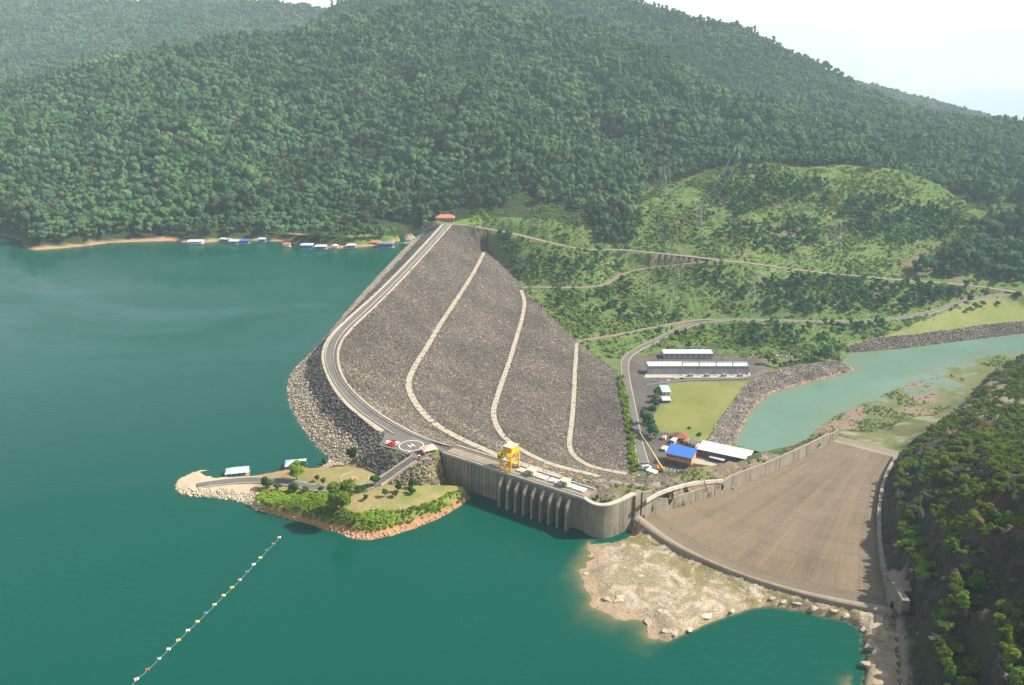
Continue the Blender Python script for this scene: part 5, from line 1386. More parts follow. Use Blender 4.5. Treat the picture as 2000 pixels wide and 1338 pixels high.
for k, (px, py, mt, lb) in enumerate(((1277, 745, 'silver_paint', 'silver pickup parked left of the row near the long hall'), (1290, 746, 'silver_paint', 'silver car parked second in the row near the long hall'), (1305, 744, 'white_paint', 'white car parked alone on the yard road'), (1322, 741, 'white_paint', 'white pickup parked at the hall steps'), (1331, 740, 'steel_dark', 'dark car parked beside the white pickup at the hall'))):
    p = W(px, py, -94.2); p.z = H1(p.x, p.y) + .1
    car(lb, p, .1, mt, 'pickup' if 'pickup' in lb else 'car', 'cars near the switchyard hall')
rp_ = [('red_paint', 1509, 700), ('red_paint', 1513, 703), ('white_paint', 1517, 699), ('wall_white', 1521, 704), ('silver_paint', 1526, 700), ('white_paint', 1531, 697), ('white_paint', 1536, 700), ('silver_paint', 1541, 698), ('white_paint', 1546, 701), ('white_paint', 1552, 697), ('blue_paint', 1557, 700), ('white_paint', 1562, 697), ('white_paint', 1567, 700)]
cnm = {'red_paint': 'red', 'white_paint': 'white', 'wall_white': 'off-white', 'silver_paint': 'silver', 'blue_paint': 'blue'}
for k, (mt, px, py) in enumerate(rp_):
    p = W(px, py, -94.5); p.z = H1(p.x, p.y) + .1
    car('%s car, %s from the left on the river point car park' % (cnm[mt], ordn[k]), p, 1.3 + random.uniform(-.3, .3), mt, 'car', 'cars on the river point')
tag(MB().prism([W(x, y, -94.4)[:2] for x, y in ((1498, 708), (1510, 694), (1575, 692), (1582, 700), (1560, 708), (1520, 712))], -96, -94.2).build('river_car_park', 'gravel_pale'), kind='structure')
# mobile crane with its boom up, white lorry and tent
p = W(1289, 919, -94.5)
mc = tag(empty('mobile_crane', p, 2.3), 'orange mobile crane with a long slender boom raised over the car park', 'crane')
MB().box((0, 0, 1.3), (8.5, 2.5, 1.0)).build('chassis', 'orange_paint', mc, bevel=.1); MB().box((-2.2, 0, 2.9), (4.2, 2.6, 2.0)).build('superstructure', 'orange_paint', mc, bevel=.15)
MB().box((3.4, -.5, 2.6), (1.7, 1.4, 1.8)).build('cab', 'orange_paint', mc, bevel=.1)
for x in (-3.2, -1.9, 1.9, 3.2):
    for y in (-1.1, 1.1): MB().tube((x, y - .2, .6), (x, y + .2, .6), .6, None, 12).build('wheel', 'tyre', mc)
tip = W(1249, 843, -62); mr = Matrix.Rotation(-2.3, 3, 'Z')
tl = mr @ (tip - p); bs = Vector((-1.5, 0, 3.6))
MB().beam(bs, bs.lerp(tl, .4), 1.1).build('boom_section', 'drum_yellow', mc); MB().beam(bs.lerp(tl, .38), bs.lerp(tl, .72), .8).build('boom_section', 'drum_yellow', mc); MB().beam(bs.lerp(tl, .7), tl, .55).build('boom_section', 'wall_cream', mc)
tr = tag(empty('box_lorry', W(1262, 917, -94.5), .2), 'white box lorry parked near the toe of the dam', 'lorry')
MB().box((-.8, 0, 2.3), (6.5, 2.6, 3.0)).build('box', 'white_paint', tr, bevel=.06); MB().box((3.5, 0, 1.6), (1.8, 2.4, 2.2)).build('cab', 'white_paint', tr, bevel=.15); MB().box((4.3, 0, 2.1), (.3, 2.1, .8)).build('windscreen', 'glass_dark', tr)
for x in (-2.6, -1.4, 3.4):
    for y in (-1.1, 1.1): MB().tube((x, y - .15, .5), (x, y + .15, .5), .5, None, 10).build('wheel', 'tyre', tr)
tt = building('store_shed', 'long low white roofed shed beside the white lorry', 'shed', W(1262, 924, -94.6), W(1279, 930, -94.6), 4, 2.6, 'wall_white', 'roof_white', .6, 'mono', 2)
# two lamp posts in the car park
for k, (px, py, nm) in enumerate(((1256, 893, 'valley road'), (1268, 892, 'office'))):
    o = tag(empty('street_lamp', W(px, py, -94.6)), 'slim white lamp post in the car park on the %s side' % nm, 'lamp', 'car park lamps')
    MB().tube((0, 0, 0), (0, 0, 8), .16, .09, 8).build('pole', 'wall_white', o); MB().box((.5, 0, 8), (1.4, .4, .22)).build('lamp_head', 'wall_white', o)

# ------------------------------------------------------------------ floating houses along the far shore
fl = [(383, 474, 20, 'roof_white', 'long white roofed float at the bare red point'), (436, 470, 8, 'roof_pale_blue', 'small blue float, leftmost of the cluster by the shore'), (446, 471, 7, 'wall_grey', 'small grey float beside the blue one in the cluster'), (457, 474, 12, 'roof_white', 'white float with dark hull in the middle of the cluster'), (478, 473, 12, 'roof_blue', 'bright blue roofed float at the right of the cluster'), (512, 470, 10, 'roof_pale_blue', 'lone small blue float below the dark trees'), (560, 480, 10, 'roof_red', 'rust roofed float beside the bare bank'), (600, 484, 16, 'roof_pale_blue', 'large two deck pale blue houseboat, left of the pair'), (627, 484, 15, 'roof_white', 'white houseboat moored right of the large pale blue one'), (655, 483, 6, 'wall_white', 'tiny white raft between the houseboats'), (686, 482, 12, 'roof_white', 'white floating house with blue walls standing alone'), (733, 476, 14, 'roof_red', 'red roofed shore house above the dark barge'), (753, 481, 22, 'roof_grey', 'long dark floating barge with a grey roof, nearest the dam')]
for px, py, L_, rm, lb in fl:
    p = W(px, py + 2, LAKE); 
    o = tag(empty('floating_house', p, random.uniform(-.15, .15)), lb, 'floating house', 'floating houses along the far shore')
    D_ = min(9, L_ * .55); hh_ = 5.2 if 'two deck' in lb or L_ > 20 else 3.4
    MB().box((0, 0, .2), (L_ + 2.5, D_ + 2.5, .8)).build('raft', 'wood', o)
    MB().box((0, .3, .6 + hh_ / 2), (L_ * .9, D_ * .8, hh_)).build('wall', 'blue_paint' if ('blue' in lb or 'dark' in lb) else 'wall_white', o)
    z_ = hh_ + .62; MB().add([(-L_ / 2 - .8, -D_ / 2 - .8, z_), (L_ / 2 + .8, -D_ / 2 - .8, z_), (L_ / 2 + .8, D_ / 2 + .8, z_), (-L_ / 2 - .8, D_ / 2 + .8, z_), (-L_ / 2 + 1.5, 0, z_ + 1.8), (L_ / 2 - 1.5, 0, z_ + 1.8)], [(0, 3, 2, 1), (0, 1, 5, 4), (2, 3, 4, 5), (1, 2, 5), (3, 0, 4)]).build('roof', rm, o)
    for k in range(max(2, int(L_ / 3.5))): MB().box((-L_ * .4 + L_ * .8 * k / max(1, int(L_ / 3.5) - 1), .3 - D_ * .4 - .05, 2.3), (1.2, .12, 1.1)).build('window', 'glass_dark', o)
# ------------------------------------------------------------------ pylons
def pylon(label, p, h, rz):
    o = tag(empty('transmission_tower', p, rz), label, 'pylon', 'transmission towers')
    m = MB(); w0, w1 = h * .11, h * .022
    def cw_(z): 
        f = z / h; return w0 + (w1 - w0) * min(1, f / .72) if f < .72 else w1
    lv = [0, .18, .34, .48, .6, .72, .84, .96]
    for sx in (-1, 1):
        for sy in (-1, 1):
            for a, c in zip(lv[:-1], lv[1:]): m.beam((sx * cw_(a * h), sy * cw_(a * h), a * h), (sx * cw_(c * h), sy * cw_(c * h), c * h), .13)
    for a, c in zip(lv[:-1], lv[1:]):
        wa, wc = cw_(a * h), cw_(c * h)
        for s_ in (-1, 1):
            m.beam((-wa, s_ * wa, a * h), (wc, s_ * wc, c * h), .07); m.beam((wa, s_ * wa, a * h), (-wc, s_ * wc, c * h), .07)
            m.beam((s_ * wa, -wa, a * h), (s_ * wc, wc, c * h), .07); m.beam((s_ * wa, wa, a * h), (s_ * wc, -wc, c * h), .07)
    m.beam((0, 0, .96 * h), (0, 0, h), .3); m.build('lattice_body', 'steel', o)
    for z, L_ in ((.72, .19), (.83, .22), (.93, .16)):
        m = MB()
        for s_ in (-1, 1):
            m.beam((0, 0, z * h), (s_ * L_ * h, 0, z * h), .16); m.beam((0, 0, (z + .05) * h), (s_ * L_ * h, 0, z * h), .12)
        a = m.build('cross_arm', 'steel', o)
        for s_ in (-1, 1): MB().tube((s_ * L_ * h, 0, z * h), (s_ * L_ * h, 0, z * h - 2.6), .2, .14, 6).build('insulator', 'wall_white', a)
    return o, [Vector((s_ * L_ * h, 0, z * h - 2.6)) for z, L_ in ((.72, .19), (.83, .22), (.93, .16)) for s_ in (-1, 1)]
pyl = []
for lb, px, py, h in (('tall lattice pylon below the hill road at the valley centre', 1467, 596, 52), ('lattice pylon on the slope left of the valley centre', 1321, 560, 40), ('lattice pylon above the hill road near the bare patch', 1366, 447, 38), ('lattice pylon on the cleared hill far right', 1637, 492, 42), ('faint lattice pylon on the skyline of the cleared hill', 1441, 322, 36), ('lattice pylon at the forest edge above the hill road', 1297, 372, 40), ('lattice pylon down slope beside the middle road', 1262, 585, 40)):
    g_ = G(px, py); pyl.append((pylon(lb, g_, h, .25), g_))
def wires(label, i, j):
    (o1, t1), g1 = pyl[i]; (o2, t2), g2 = pyl[j]
    R_ = Matrix.Rotation(.25, 3, 'Z'); m = MB()
    for a, c in zip(t1, t2):
        a = R_ @ a + g1; c = R_ @ c + g2; pr_ = a
        for k in range(1, 9):
            f = k / 8; q_ = a.lerp(c, f) + Vector((0, 0, -4 * (a - c).length * .04 * f * (1 - f))); m.tube(pr_, q_, .03, None, 3); pr_ = q_
    tag(m.build('power_line', 'steel'), label, 'cables')
wires('power cables from the tall central pylon up to the bare patch pylon', 0, 2)
wires('power cables from the central pylon to the cleared hill on the right', 0, 3)
wires('power cables from the bare patch pylon to the hill skyline', 2, 4)
wires('power cables from the left slope pylon to the forest edge pylon', 1, 5)
wires('power cables running down to the middle road pylon', 5, 6)
# garden circle on the spit
gp = W(693, 932, 1.5); gp.z = H1(gp.x, gp.y)
gd = tag(empty('garden_circle', gp), 'ring of pale stones round a small rock garden on the spit', 'garden')
for k in range(26):
    a = 2 * math.pi * k / 26; x, y = math.cos(a) * 8.2, math.sin(a) * 8.2
    MB().box((x, y, H1(gp.x + x, gp.y + y) - gp.z + .1), (1.5, .5, .4), a + 1.57).build('kerb_stone', 'concrete_pale', gd)
for k in range(9):
    a = random.uniform(0, 6.28); r_ = random.uniform(0, 3.5); ob = link(bpy.data.objects.new('rock', rock_mesh('rock', 'rock_red', 40 + k)), gd); ob.location = (math.cos(a) * r_, math.sin(a) * r_, .2); ob.scale = [random.uniform(.8, 1.8)] * 3

# ------------------------------------------------------------------ vegetation
def crown_arrays(seed, R, HC, zc, nl, nleaf, ls, flat=1.0, shell=.75, low=-.35, jit=.45):
    r = np.random.default_rng(seed)
    cs = []; rs = []
    for k in range(nl):
        a = r.uniform(0, 6.28) + k * 2.4; d = R * .62 * math.sqrt(r.uniform(.05, 1)); el = r.uniform(-.25, .75)
        cs.append((d * math.cos(a), d * math.sin(a), zc + HC * el * (1 - .5 * (d / R) ** 2))); rs.append(R * r.uniform(.30, .50))
    cs = np.array(cs); rs = np.array(rs)
    li = r.choice(nl, nleaf, p=rs ** 2 / np.sum(rs ** 2))
    n = r.normal(size=(nleaf, 3)); n /= np.linalg.norm(n, axis=1)[:, None]
    n[:, 2] = np.where(n[:, 2] < low, -n[:, 2], n[:, 2])
    rad_ = rs[li] * (shell + (1 - shell) * r.random(nleaf)) * r.uniform(.85, 1.15, nleaf)
    p = cs[li] + n * rad_[:, None] * np.array([1, 1, flat * .85])
    nn = n + r.normal(0, jit, (nleaf, 3)); nn[:, 2] += .3; nn /= np.linalg.norm(nn, axis=1)[:, None]
    t = np.cross(nn, r.normal(size=(nleaf, 3))); t /= np.linalg.norm(t, axis=1)[:, None]; b = np.cross(nn, t)
    s = ls * r.uniform(.6, 1.35, nleaf)[:, None]
    asp = r.uniform(.6, 1.0, nleaf)[:, None]
    q = np.stack([p - t * s - b * s * asp * .6, p + t * s * .7 - b * s * asp, p + t * s + b * s * asp * .7 + nn * s * .15, p - t * s * .6 + b * s * asp], 1)
    return q.reshape(-1, 3), np.arange(nleaf * 4).reshape(-1, 4), cs
def trunk_mb(seed, h, r0, cs, nb=4):
    r = random.Random(seed); m = MB()
    b = Vector((r.uniform(-.04, .04) * h, r.uniform(-.04, .04) * h, h * .5)); tp = Vector((b.x * 1.4, b.y * 1.4, h))
    m.tube((0, 0, -1.2), b, r0, r0 * .72, 7); m.tube(b, tp, r0 * .72, r0 * .35, 7)
    for k in range(min(nb, len(cs))): m.tube(b.lerp(tp, .4 + .12 * k), Vector(cs[k]), r0 * .34, r0 * .12, 5)
    return m
TREES = {}
def make_tree(kind, i, R, HC, zc, nl, nleaf, ls, leaf, r0, bark='bark', flat=1.0, low=-.35, jit=.45):
    v, f, cs = crown_arrays(hash_(kind) + i * 17, R, HC, zc, nl, nleaf, ls, flat, low=low, jit=jit)
    cm = np_mesh('%s_crown_%d' % (kind, i), v, f, leaf)
    tb = trunk_mb(i, zc, r0, cs)
    tm = bpy.data.meshes.new('%s_trunk_%d' % (kind, i)); tm.from_pydata([tuple(p) for p in tb.v], [], tb.f); tm.update(); tm.materials.append(MAT[bark])
    # joined copy for the mass
    bm = bmesh.new(); bm.from_mesh(cm); n0 = len(bm.faces); bm.from_mesh(tm); bm.faces.ensure_lookup_table()
    for fc in bm.faces[n0:]: fc.material_index = 1
    jm = bpy.data.meshes.new('%s_%d' % (kind, i)); bm.to_mesh(jm); bm.free(); jm.materials.append(MAT[leaf]); jm.materials.append(MAT[bark])
    TREES.setdefault(kind, []).append((cm, tm, jm))
def hash_(s): return sum(ord(c) * (i + 3) for i, c in enumerate(s)) % 9973
for i in range(9): make_tree('jungle', i, (6.2, 7.6, 5.0, 8.4, 5.6, 6.8, 4.4, 7.2, 6.0)[i], (6.5, 5.0, 8.5, 5.5, 7.5, 6.0, 9.0, 8.0, 5.0)[i], (9, 10, 11, 10.5, 8, 12, 12, 9.5, 8)[i], 5 + i % 5, 700, .78, 'leaf_forest', .34, 'bark_pale', jit=.22)
for i in range(5): make_tree('valley', i, 4.6, 5.5, 5.4, 6, 560, .62, 'leaf_valley', .28, jit=.25)
for i in range(4): make_tree('garden', i, 3.0, 3.6, 2.9, 9, 1500, .30, 'leaf_garden', .2)
for i in range(2): make_tree('leafy', i, 4.2, 5.0, 4.6, 11, 3200, .34, 'leaf_bright', .3)
for i in range(6): make_tree('shrub', i, 2.6, 2.6, 1.4, 9, 620, .34, 'leaf_cliff', .12, low=-.2, jit=.8)
for i in range(5): make_tree('scrub', i, 1.7, 1.1, .55, 5, 90, .42, 'leaf_scrub', .06, low=0)
for i in range(4): make_tree('hedge', i, 1.5, 1.4, .8, 6, 240, .3, 'leaf_bright', .06, low=0, jit=.8)
for k, v in TREES.items(): proto_collection('plant_' + k, [t[2] for t in v])
def tree(kind, name, label, cat, group, p, s, hs=1.0, foliage='crown', stem='trunk'):
    cm, tm, jm = TREES[kind][random.randrange(len(TREES[kind]))]
    o = bpy.data.objects.new(name, None); o.location = p; o.rotation_euler = (0, 0, random.uniform(0, 6.28)); o.scale = (s, s, s * hs); o.empty_display_size = .5
    link(o); tag(o, label, cat, group)
    link(bpy.data.objects.new(foliage, cm), o); link(bpy.data.objects.new(stem, tm), o)
    return o
def plant_mass(name, coll, q, smin, smax, label, hz=(.85, 1.25), sink=0.0, power=1.0, patch=0):
    n = len(q); s = smin + (smax - smin) * RNG.random(n) ** power
    rot = np.zeros((n, 3)); rot[:, 2] = RNG.uniform(0, 6.28, n); rot[:, :2] = RNG.normal(0, .04, (n, 2))
    if patch: s = s * (1 + patch * fbm(q[:, 0], q[:, 1], 130, 3, 401))
    scl = np.stack([s, s, s * RNG.uniform(hz[0], hz[1], n)], 1)
    o = scatter(name, coll, np.stack([q[:, 0], q[:, 1], Hbi(q[:, 0], q[:, 1]) - sink], 1), rot, scl)
    return tag(o, label, kind='stuff')

# what grows where, read off the survey photograph
GRASS = [(885, 432), (898, 404), (935, 400), (965, 418), (1000, 400), (1020, 372), (1052, 380), (1045, 405), (1085, 395), (1130, 412), (1168, 432), (1180, 472), (1238, 482), (1242, 430), (1250, 385), (1262, 356), (1300, 348), (1345, 350), (1385, 330), (1420, 316), (1462, 330), (1520, 312), (1560, 322), (1600, 330), (1655, 318), (1705, 332), (1755, 330), (1830, 352), (1890, 392), (1935, 418), (1985, 380), (2060, 400), (2060, 440), (1950, 432), (1900, 450), (1860, 490), (1800, 520), (1775, 545), (1900, 556), (2060, 580), (2060, 780), (1400, 960), (1100, 960), (1100, 700), (940, 470)]
CLUST = [([(1385, 358), (1440, 336), (1500, 340), (1560, 365), (1572, 392), (1505, 402), (1440, 425), (1390, 400)], .9), ([(1640, 402), (1720, 385), (1800, 400), (1870, 424), (1850, 462), (1760, 474), (1680, 470), (1635, 440)], .85),
         ([(1400, 462), (1450, 436), (1540, 428), (1605, 440), (1600, 484), (1500, 500), (1430, 490)], .6), ([(1490, 560), (1560, 538), (1660, 547), (1780, 553), (1935, 566), (1900, 580), (1800, 605), (1650, 620), (1500, 614), (1465, 595)], 1.0),
         ([(1356, 512), (1402, 512), (1425, 545), (1405, 572), (1362, 560)], .9), ([(1420, 540), (1500, 560), (1470, 600), (1430, 590)], .4), ([(985, 494), (1020, 488), (1070, 492), (1115, 505), (1152, 522), (1110, 545), (1040, 545), (992, 522)], .8),
         ([(945, 455), (1000, 460), (1062, 475), (1060, 482), (990, 480), (948, 476)], .8), ([(1050, 574), (1130, 568), (1190, 575), (1185, 612), (1110, 622), (1062, 602)], .4), ([(1395, 634), (1560, 636), (1740, 634), (1640, 660), (1570, 685), (1480, 690), (1420, 665)], .45),
         ([(1775, 535), (1850, 488), (1930, 434), (2060, 430), (2060, 575), (1900, 552)], 1.0), ([(1150, 440), (1200, 410), (1243, 395), (1246, 480), (1165, 478)], .9), ([(1180, 595), (1260, 605), (1420, 600), (1400, 622), (1300, 632), (1210, 645)], .35), ([(1210, 545), (1240, 540), (1235, 580), (1205, 585)], .6),
         ([(1120, 500), (1200, 490), (1250, 500), (1190, 530), (1150, 545)], .35), ([(1280, 640), (1380, 640), (1380, 690), (1280, 690)], .15), ([(1540, 350), (1620, 350), (1620, 400), (1560, 400)], .5), ([(1270, 400), (1400, 420), (1400, 480), (1260, 480)], .14)]
wedge = lambda x, y: np.abs(x) < .64 * y + 60
def jitter_grid(y0, y1, sp, seed):
    r = np.random.default_rng(seed); xs = np.arange(-.64 * y1 - 60, .64 * y1 + 60, sp); ys = np.arange(y0, y1, sp)
    x, y = np.meshgrid(xs, ys); x = (x + r.uniform(-.46, .46, x.shape) * sp).ravel(); y = (y + r.uniform(-.46, .46, y.shape) * sp).ravel()
    m = wedge(x, y); return np.stack([x[m], y[m]], 1)
forest = []
for y0, y1, sp in ((1080, 2400, 9.2), (2400, 3150, 11.5), (3150, 4750, 15)):
    q = jitter_grid(y0, y1, sp, int(y0)); z = Hbi(q[:, 0], q[:, 1]); px, py = project(q[:, 0], q[:, 1], z)
    zf = inpoly(q[:, 0], q[:, 1], P_down) | inpoly(q[:, 0], q[:, 1], P_plain) | inpoly(q[:, 0], q[:, 1], P_crest) | inpoly(q[:, 0], q[:, 1], P_bank2)
    rdi = Hbi(q[:, 0], q[:, 1], roadD)
    grass = inpoly(px, py + 0, GRASS) & (q[:, 1] < 1480)
    ok = ~grass & ~zf & (rdi > 5) & (py < 560)
    left = (q[:, 0] < 0) & (q[:, 1] < 1300)
    ok &= np.where(left, z > LAKE + 4.5, z > -60)
    if y0 < 2400:       # gatehouse clearing
        gh = W(868, 431, 13); ok &= np.hypot(q[:, 0] - gh.x, q[:, 1] - gh.y) > 26
        ok &= ~((q[:, 0] < -75) & (q[:, 0] > -150) & (q[:, 1] < 1225))
    forest.append((q[ok], sp))
q0 = forest[0][0]
z0_ = Hbi(q0[:, 0], q0[:, 1]); px0, py0 = project(q0[:, 0], q0[:, 1], z0_)
vis = (px0 > 0) & (px0 < 2000)
dist = np.hypot(q0[:, 0], q0[:, 1]) + np.where(vis, 0, 1e5) + np.where(q0[:, 0] > 20, 260, 0)
near_i = np.argsort(dist)[:300]
for k in near_i:
    s = .8 + .5 * random.random() ** 1.5
    tree('jungle', 'rainforest_tree', 'rainforest tree at the foot of the mountain along the far lake shore', 'tree', 'trees along the far shore', (q0[k, 0], q0[k, 1], z0_[k] - .5), s, random.uniform(.85, 1.2))
rest = np.delete(q0, near_i, 0)
plant_mass('rainforest', 'plant_jungle', rest, .75, 1.75, 'dense rainforest covering the mountain', power=2.0, hz=(.8, 1.4), sink=.5, patch=.45)
plant_mass('far_rainforest', 'plant_jungle', forest[1][0], 1.0, 1.7, 'hazy rainforest on the ridges behind', power=1.6, sink=.5)
plant_mass('far_rainforest', 'plant_jungle', forest[2][0], 1.35, 2.1, 'pale rainforest on the farthest hills', power=1.4, sink=.5)
# trees on the cleared slopes
cand = []
rr_ = np.random.default_rng(77)
for poly, dens in CLUST:
    p_ = np.array(poly); lo = p_.min(0); hi = p_.max(0)
    # walk the slope in plan: sight the corners of the clump, then fill in world space
    wc = [G(*c) for c in poly]; wp = [(c.x, c.y) for c in wc]
    a = np.array(wp); l2 = a.min(0); h2 = a.max(0); sp = 6.6
    xs, ys = np.meshgrid(np.arange(l2[0], h2[0], sp), np.arange(l2[1], h2[1], sp)); xs = (xs + rr_.uniform(-.5, .5, xs.shape) * sp).ravel(); ys = (ys + rr_.uniform(-.5, .5, ys.shape) * sp).ravel()
    ins = inpoly(xs + fbm(xs, ys, 40, 3, 5) * 14, ys + fbm(xs, ys, 40, 3, 8) * 14, wp) & (rr_.random(xs.shape) < dens * .52) & (Hbi(xs, ys, roadD) > 3.5)
    cand += list(zip(xs[ins], ys[ins]))
cand = np.array(cand)
cand = cand[~inpoly(cand[:, 0], cand[:, 1], P_down) & ~inpoly(cand[:, 0], cand[:, 1], P_yard)]
oi = np.argsort(np.hypot(cand[:, 0], cand[:, 1]))
for k in oi[:290]:
    x, y = cand[k]; s = random.uniform(.6, 1.15)
    tree('valley', 'valley_tree', 'dark green tree in a clump on the cleared valley slopes', 'tree', 'trees on the valley slopes', (x, y, H1(x, y) - .3), s, random.uniform(.8, 1.2))
plant_mass('valley_woodland', 'plant_valley', cand[oi[290:]], .6, 1.3, 'dark woodland patches on the far valley slopes', sink=.3)
# low scrub over the slopes
q = np.stack([RNG.uniform(-60, 900, 60000), RNG.uniform(930, 1500, 60000)], 1)
z = Hbi(q[:, 0], q[:, 1]); px, py = project(q[:, 0], q[:, 1], z)
bad = inpoly(q[:, 0], q[:, 1], P_down) | inpoly(q[:, 0], q[:, 1], P_yard) | inpoly(q[:, 0], q[:, 1], P_lawn) | inpoly(q[:, 0], q[:, 1], P_plain) | inpoly(q[:, 0], q[:, 1], P_bank) | inpoly(q[:, 0], q[:, 1], P_bank2) | (z < TAIL + 4) | (px > 2060)
okk = ~bad & inpoly(px, py, GRASS) & (Hbi(q[:, 0], q[:, 1], roadD) > 2.5) & ((fbm(q[:, 0], q[:, 1], 35, 4, 201) + RNG.normal(0, .25, len(q))) > .02)
plant_mass('scrub', 'plant_scrub', q[okk], .7, 2.2, 'low green scrub over the valley slopes', power=2, hz=(.6, 1.2))
ok2 = ~bad & inpoly(px, py, GRASS) & (Hbi(q[:, 0], q[:, 1], roadD) > 1.5)
plant_mass('rough_grass', 'plant_scrub', q[ok2] + RNG.uniform(-4, 4, (int(ok2.sum()), 2)), .35, .9, 'rough tall grass over the cleared slopes', power=1.5, hz=(.4, .9), sink=.15)
# verge bushes along the toe of the dam and valley road
q = sample_poly([(p.x, p.y) for p in PX(pz([(1232, 930), (1226, 860), (1216, 790), (1206, 740), (1216, 738), (1226, 790), (1236, 850), (1246, 930)], -95))], 230, 9)
plant_mass('verge_bushes', 'plant_hedge', q, .8, 1.9, 'bright bushes between the dam toe and the valley road')
wd_ = []
for b_ in (berm1, berm2, berm3, crestD[20:]):
    for off in (-3.4, 3.4):
        for p in offset_line(b_, off):
            if vnoise(np.array([p.x / 25]), np.array([p.y / 25]), 5)[0] > .5 and random.random() < .55: wd_.append((p.x + random.uniform(-1, 1), p.y + random.uniform(-1, 1)))
to_dam(plant_mass('weeds', 'plant_scrub', np.array(wd_), .3, .8, 'weeds along the berm tracks', hz=(.4, .8)))
# named trees by the lawn
for px, py, s, lb in ((1262, 845, 1.25, 'large dark tree at the bend of the car park road'), (1258, 828, 1.0, 'dark tree beside the valley road below the lawn'), (1270, 852, 1.1, 'leafy tree nearest the car park corner'), (1280, 858, .9, 'low tree at the lawn corner by the salmon pavilion'), (1272, 812, .8, 'tree on the lawn edge midway up the road'), (1277, 798, .8, 'round tree on the lawn edge above the midway one'), (1282, 786, .7, 'small tree on the lawn edge below the lawn houses'), (1284, 775, .7, 'light green tree beside the white lawn house'), (1612, 704, 1.25, 'large dark tree at the tip of the river point'), (1597, 706, 1.1, 'dark tree next to the tip of the river point'), (1500, 712, .9, 'tree at the entrance of the river point')):
    p = W(px, py, -94.5); p.z = H1(p.x, p.y) - .2
    tree('valley', 'yard_tree', lb, 'tree', 'trees round the lawn', p, s * 1.35, 1.0)
for k, (px, py) in enumerate(((1512, 716), (1522, 719), (1533, 716), (1543, 714), (1553, 713), (1562, 711), (1573, 709), (1583, 708), (1590, 707))):
    p = W(px, py, -94.5); p.z = H1(p.x, p.y)
    tree('garden', 'bank_bush', 'dark clipped bush, %s from the left in the row above the river bank' % ordn[k], 'bush', 'bush row on the river point', p, random.uniform(1.0, 1.4), .9, 'foliage', 'stem')
for px, py, s, lb in ((1347, 837, .5, 'low bush alone in the middle of the lawn'), (1367, 850, .7, 'round clipped bush ring near the lawn corner')):
    p = W(px, py, -94); p.z = H1(p.x, p.y); tree('garden', 'lawn_bush', lb, 'bush', None, p, s * 1.3, .5, 'foliage', 'stem')
for k, (px, py, s) in enumerate(((1905, 606, 1.2), (1918, 598, 1.0), (1888, 612, .9), (1950, 598, .9), (1895, 592, 1.3), (1985, 585, 1.4), (1858, 608, .5), (1876, 605, .4))):
    g_ = G(px, py); tree('valley', 'meadow_tree', '%s tree from the left scattered on the riverside meadow' % ['fifth', 'sixth', 'third', 'seventh', 'fourth', 'eighth', 'first', 'second'][k], 'tree', 'meadow trees', g_, s * .95, .8)

# spit trees
isl_t = [(690, 903, 'garden', 1.45, 1.0, 'round dark clipped tree beside the dam riprap'), (634, 908, 'garden', .6, 1.2, 'small dark tree by the shore near the white boat'), (580, 938, 'leafy', 1.3, 1.0, 'leafy bright tree in front of the light blue floating house'), (592, 922, 'garden', 1.2, .9, 'dark tree touching the light blue floating house'), (522, 955, 'garden', 1.3, .9, 'dark bushy tree where the sand track meets the spit'), (543, 957, 'garden', .95, .8, 'low dark tree right of the sand track'), (575, 962, 'garden', 1.1, 1.0, 'dark conical tree below the spit road'), (597, 964, 'garden', .75, .9, 'small tree right of the conical tree below the road'), (628, 965, 'garden', .7, 1.0, 'small tree on the verge left of the great tree'), (668, 1006, 'leafy', 2.05, 1.1, 'great broad green tree at the lake edge of the spit'), (700, 962, 'garden', .8, 1.0, 'tree behind the great tree beside the road'), (714, 957, 'garden', .7, .9, 'small tree on the road verge below the garden'), (733, 951, 'garden', 1.15, .95, 'round dark tree at the foot of the ramp'), (620, 940, 'garden', .62, 1.0, 'small bush tree left in the dry garden lawn'), (632, 946, 'garden', .65, 1.0, 'small bush tree lower in the dry garden lawn'), (752, 972, 'garden', .75, 1.0, 'young tree in the middle of the grass terrace'), (772, 972, 'garden', .75, 1.0, 'young tree right of the middle of the terrace'), (779, 962, 'garden', .75, 1.1, 'young tree uphill on the terrace'), (806, 955, 'garden', .95, 1.0, 'darker tree under the rock slope of the terrace'), (804, 965, 'garden', .85, .9, 'lower tree paired with the darker tree on the terrace'), (715, 978, 'garden', .7, .9, 'small tree at the left end of the grass terrace')]
for px, py, kd, s, hs, lb in isl_t:
    g_ = G(px, py); tree(kd, 'spit_tree', lb, 'tree', 'trees on the spit', g_ + Vector((0, 0, -.2)), s, hs)
q = sample_poly(P_island, 9000, 21); z = Hbi(q[:, 0], q[:, 1]); px, py = project(q[:, 0], q[:, 1], z)
m_ = (px > 500) & (px < 915) & (z > -4.6) & (z < .9) & (py > 960) & (Hbi(q[:, 0], q[:, 1], roadD) > 2)
plant_mass('bank_greenery', 'plant_hedge', q[m_], .4, 1.1, 'bright green growth hanging over the bank of the spit', power=1.8, hz=(.35, .75))
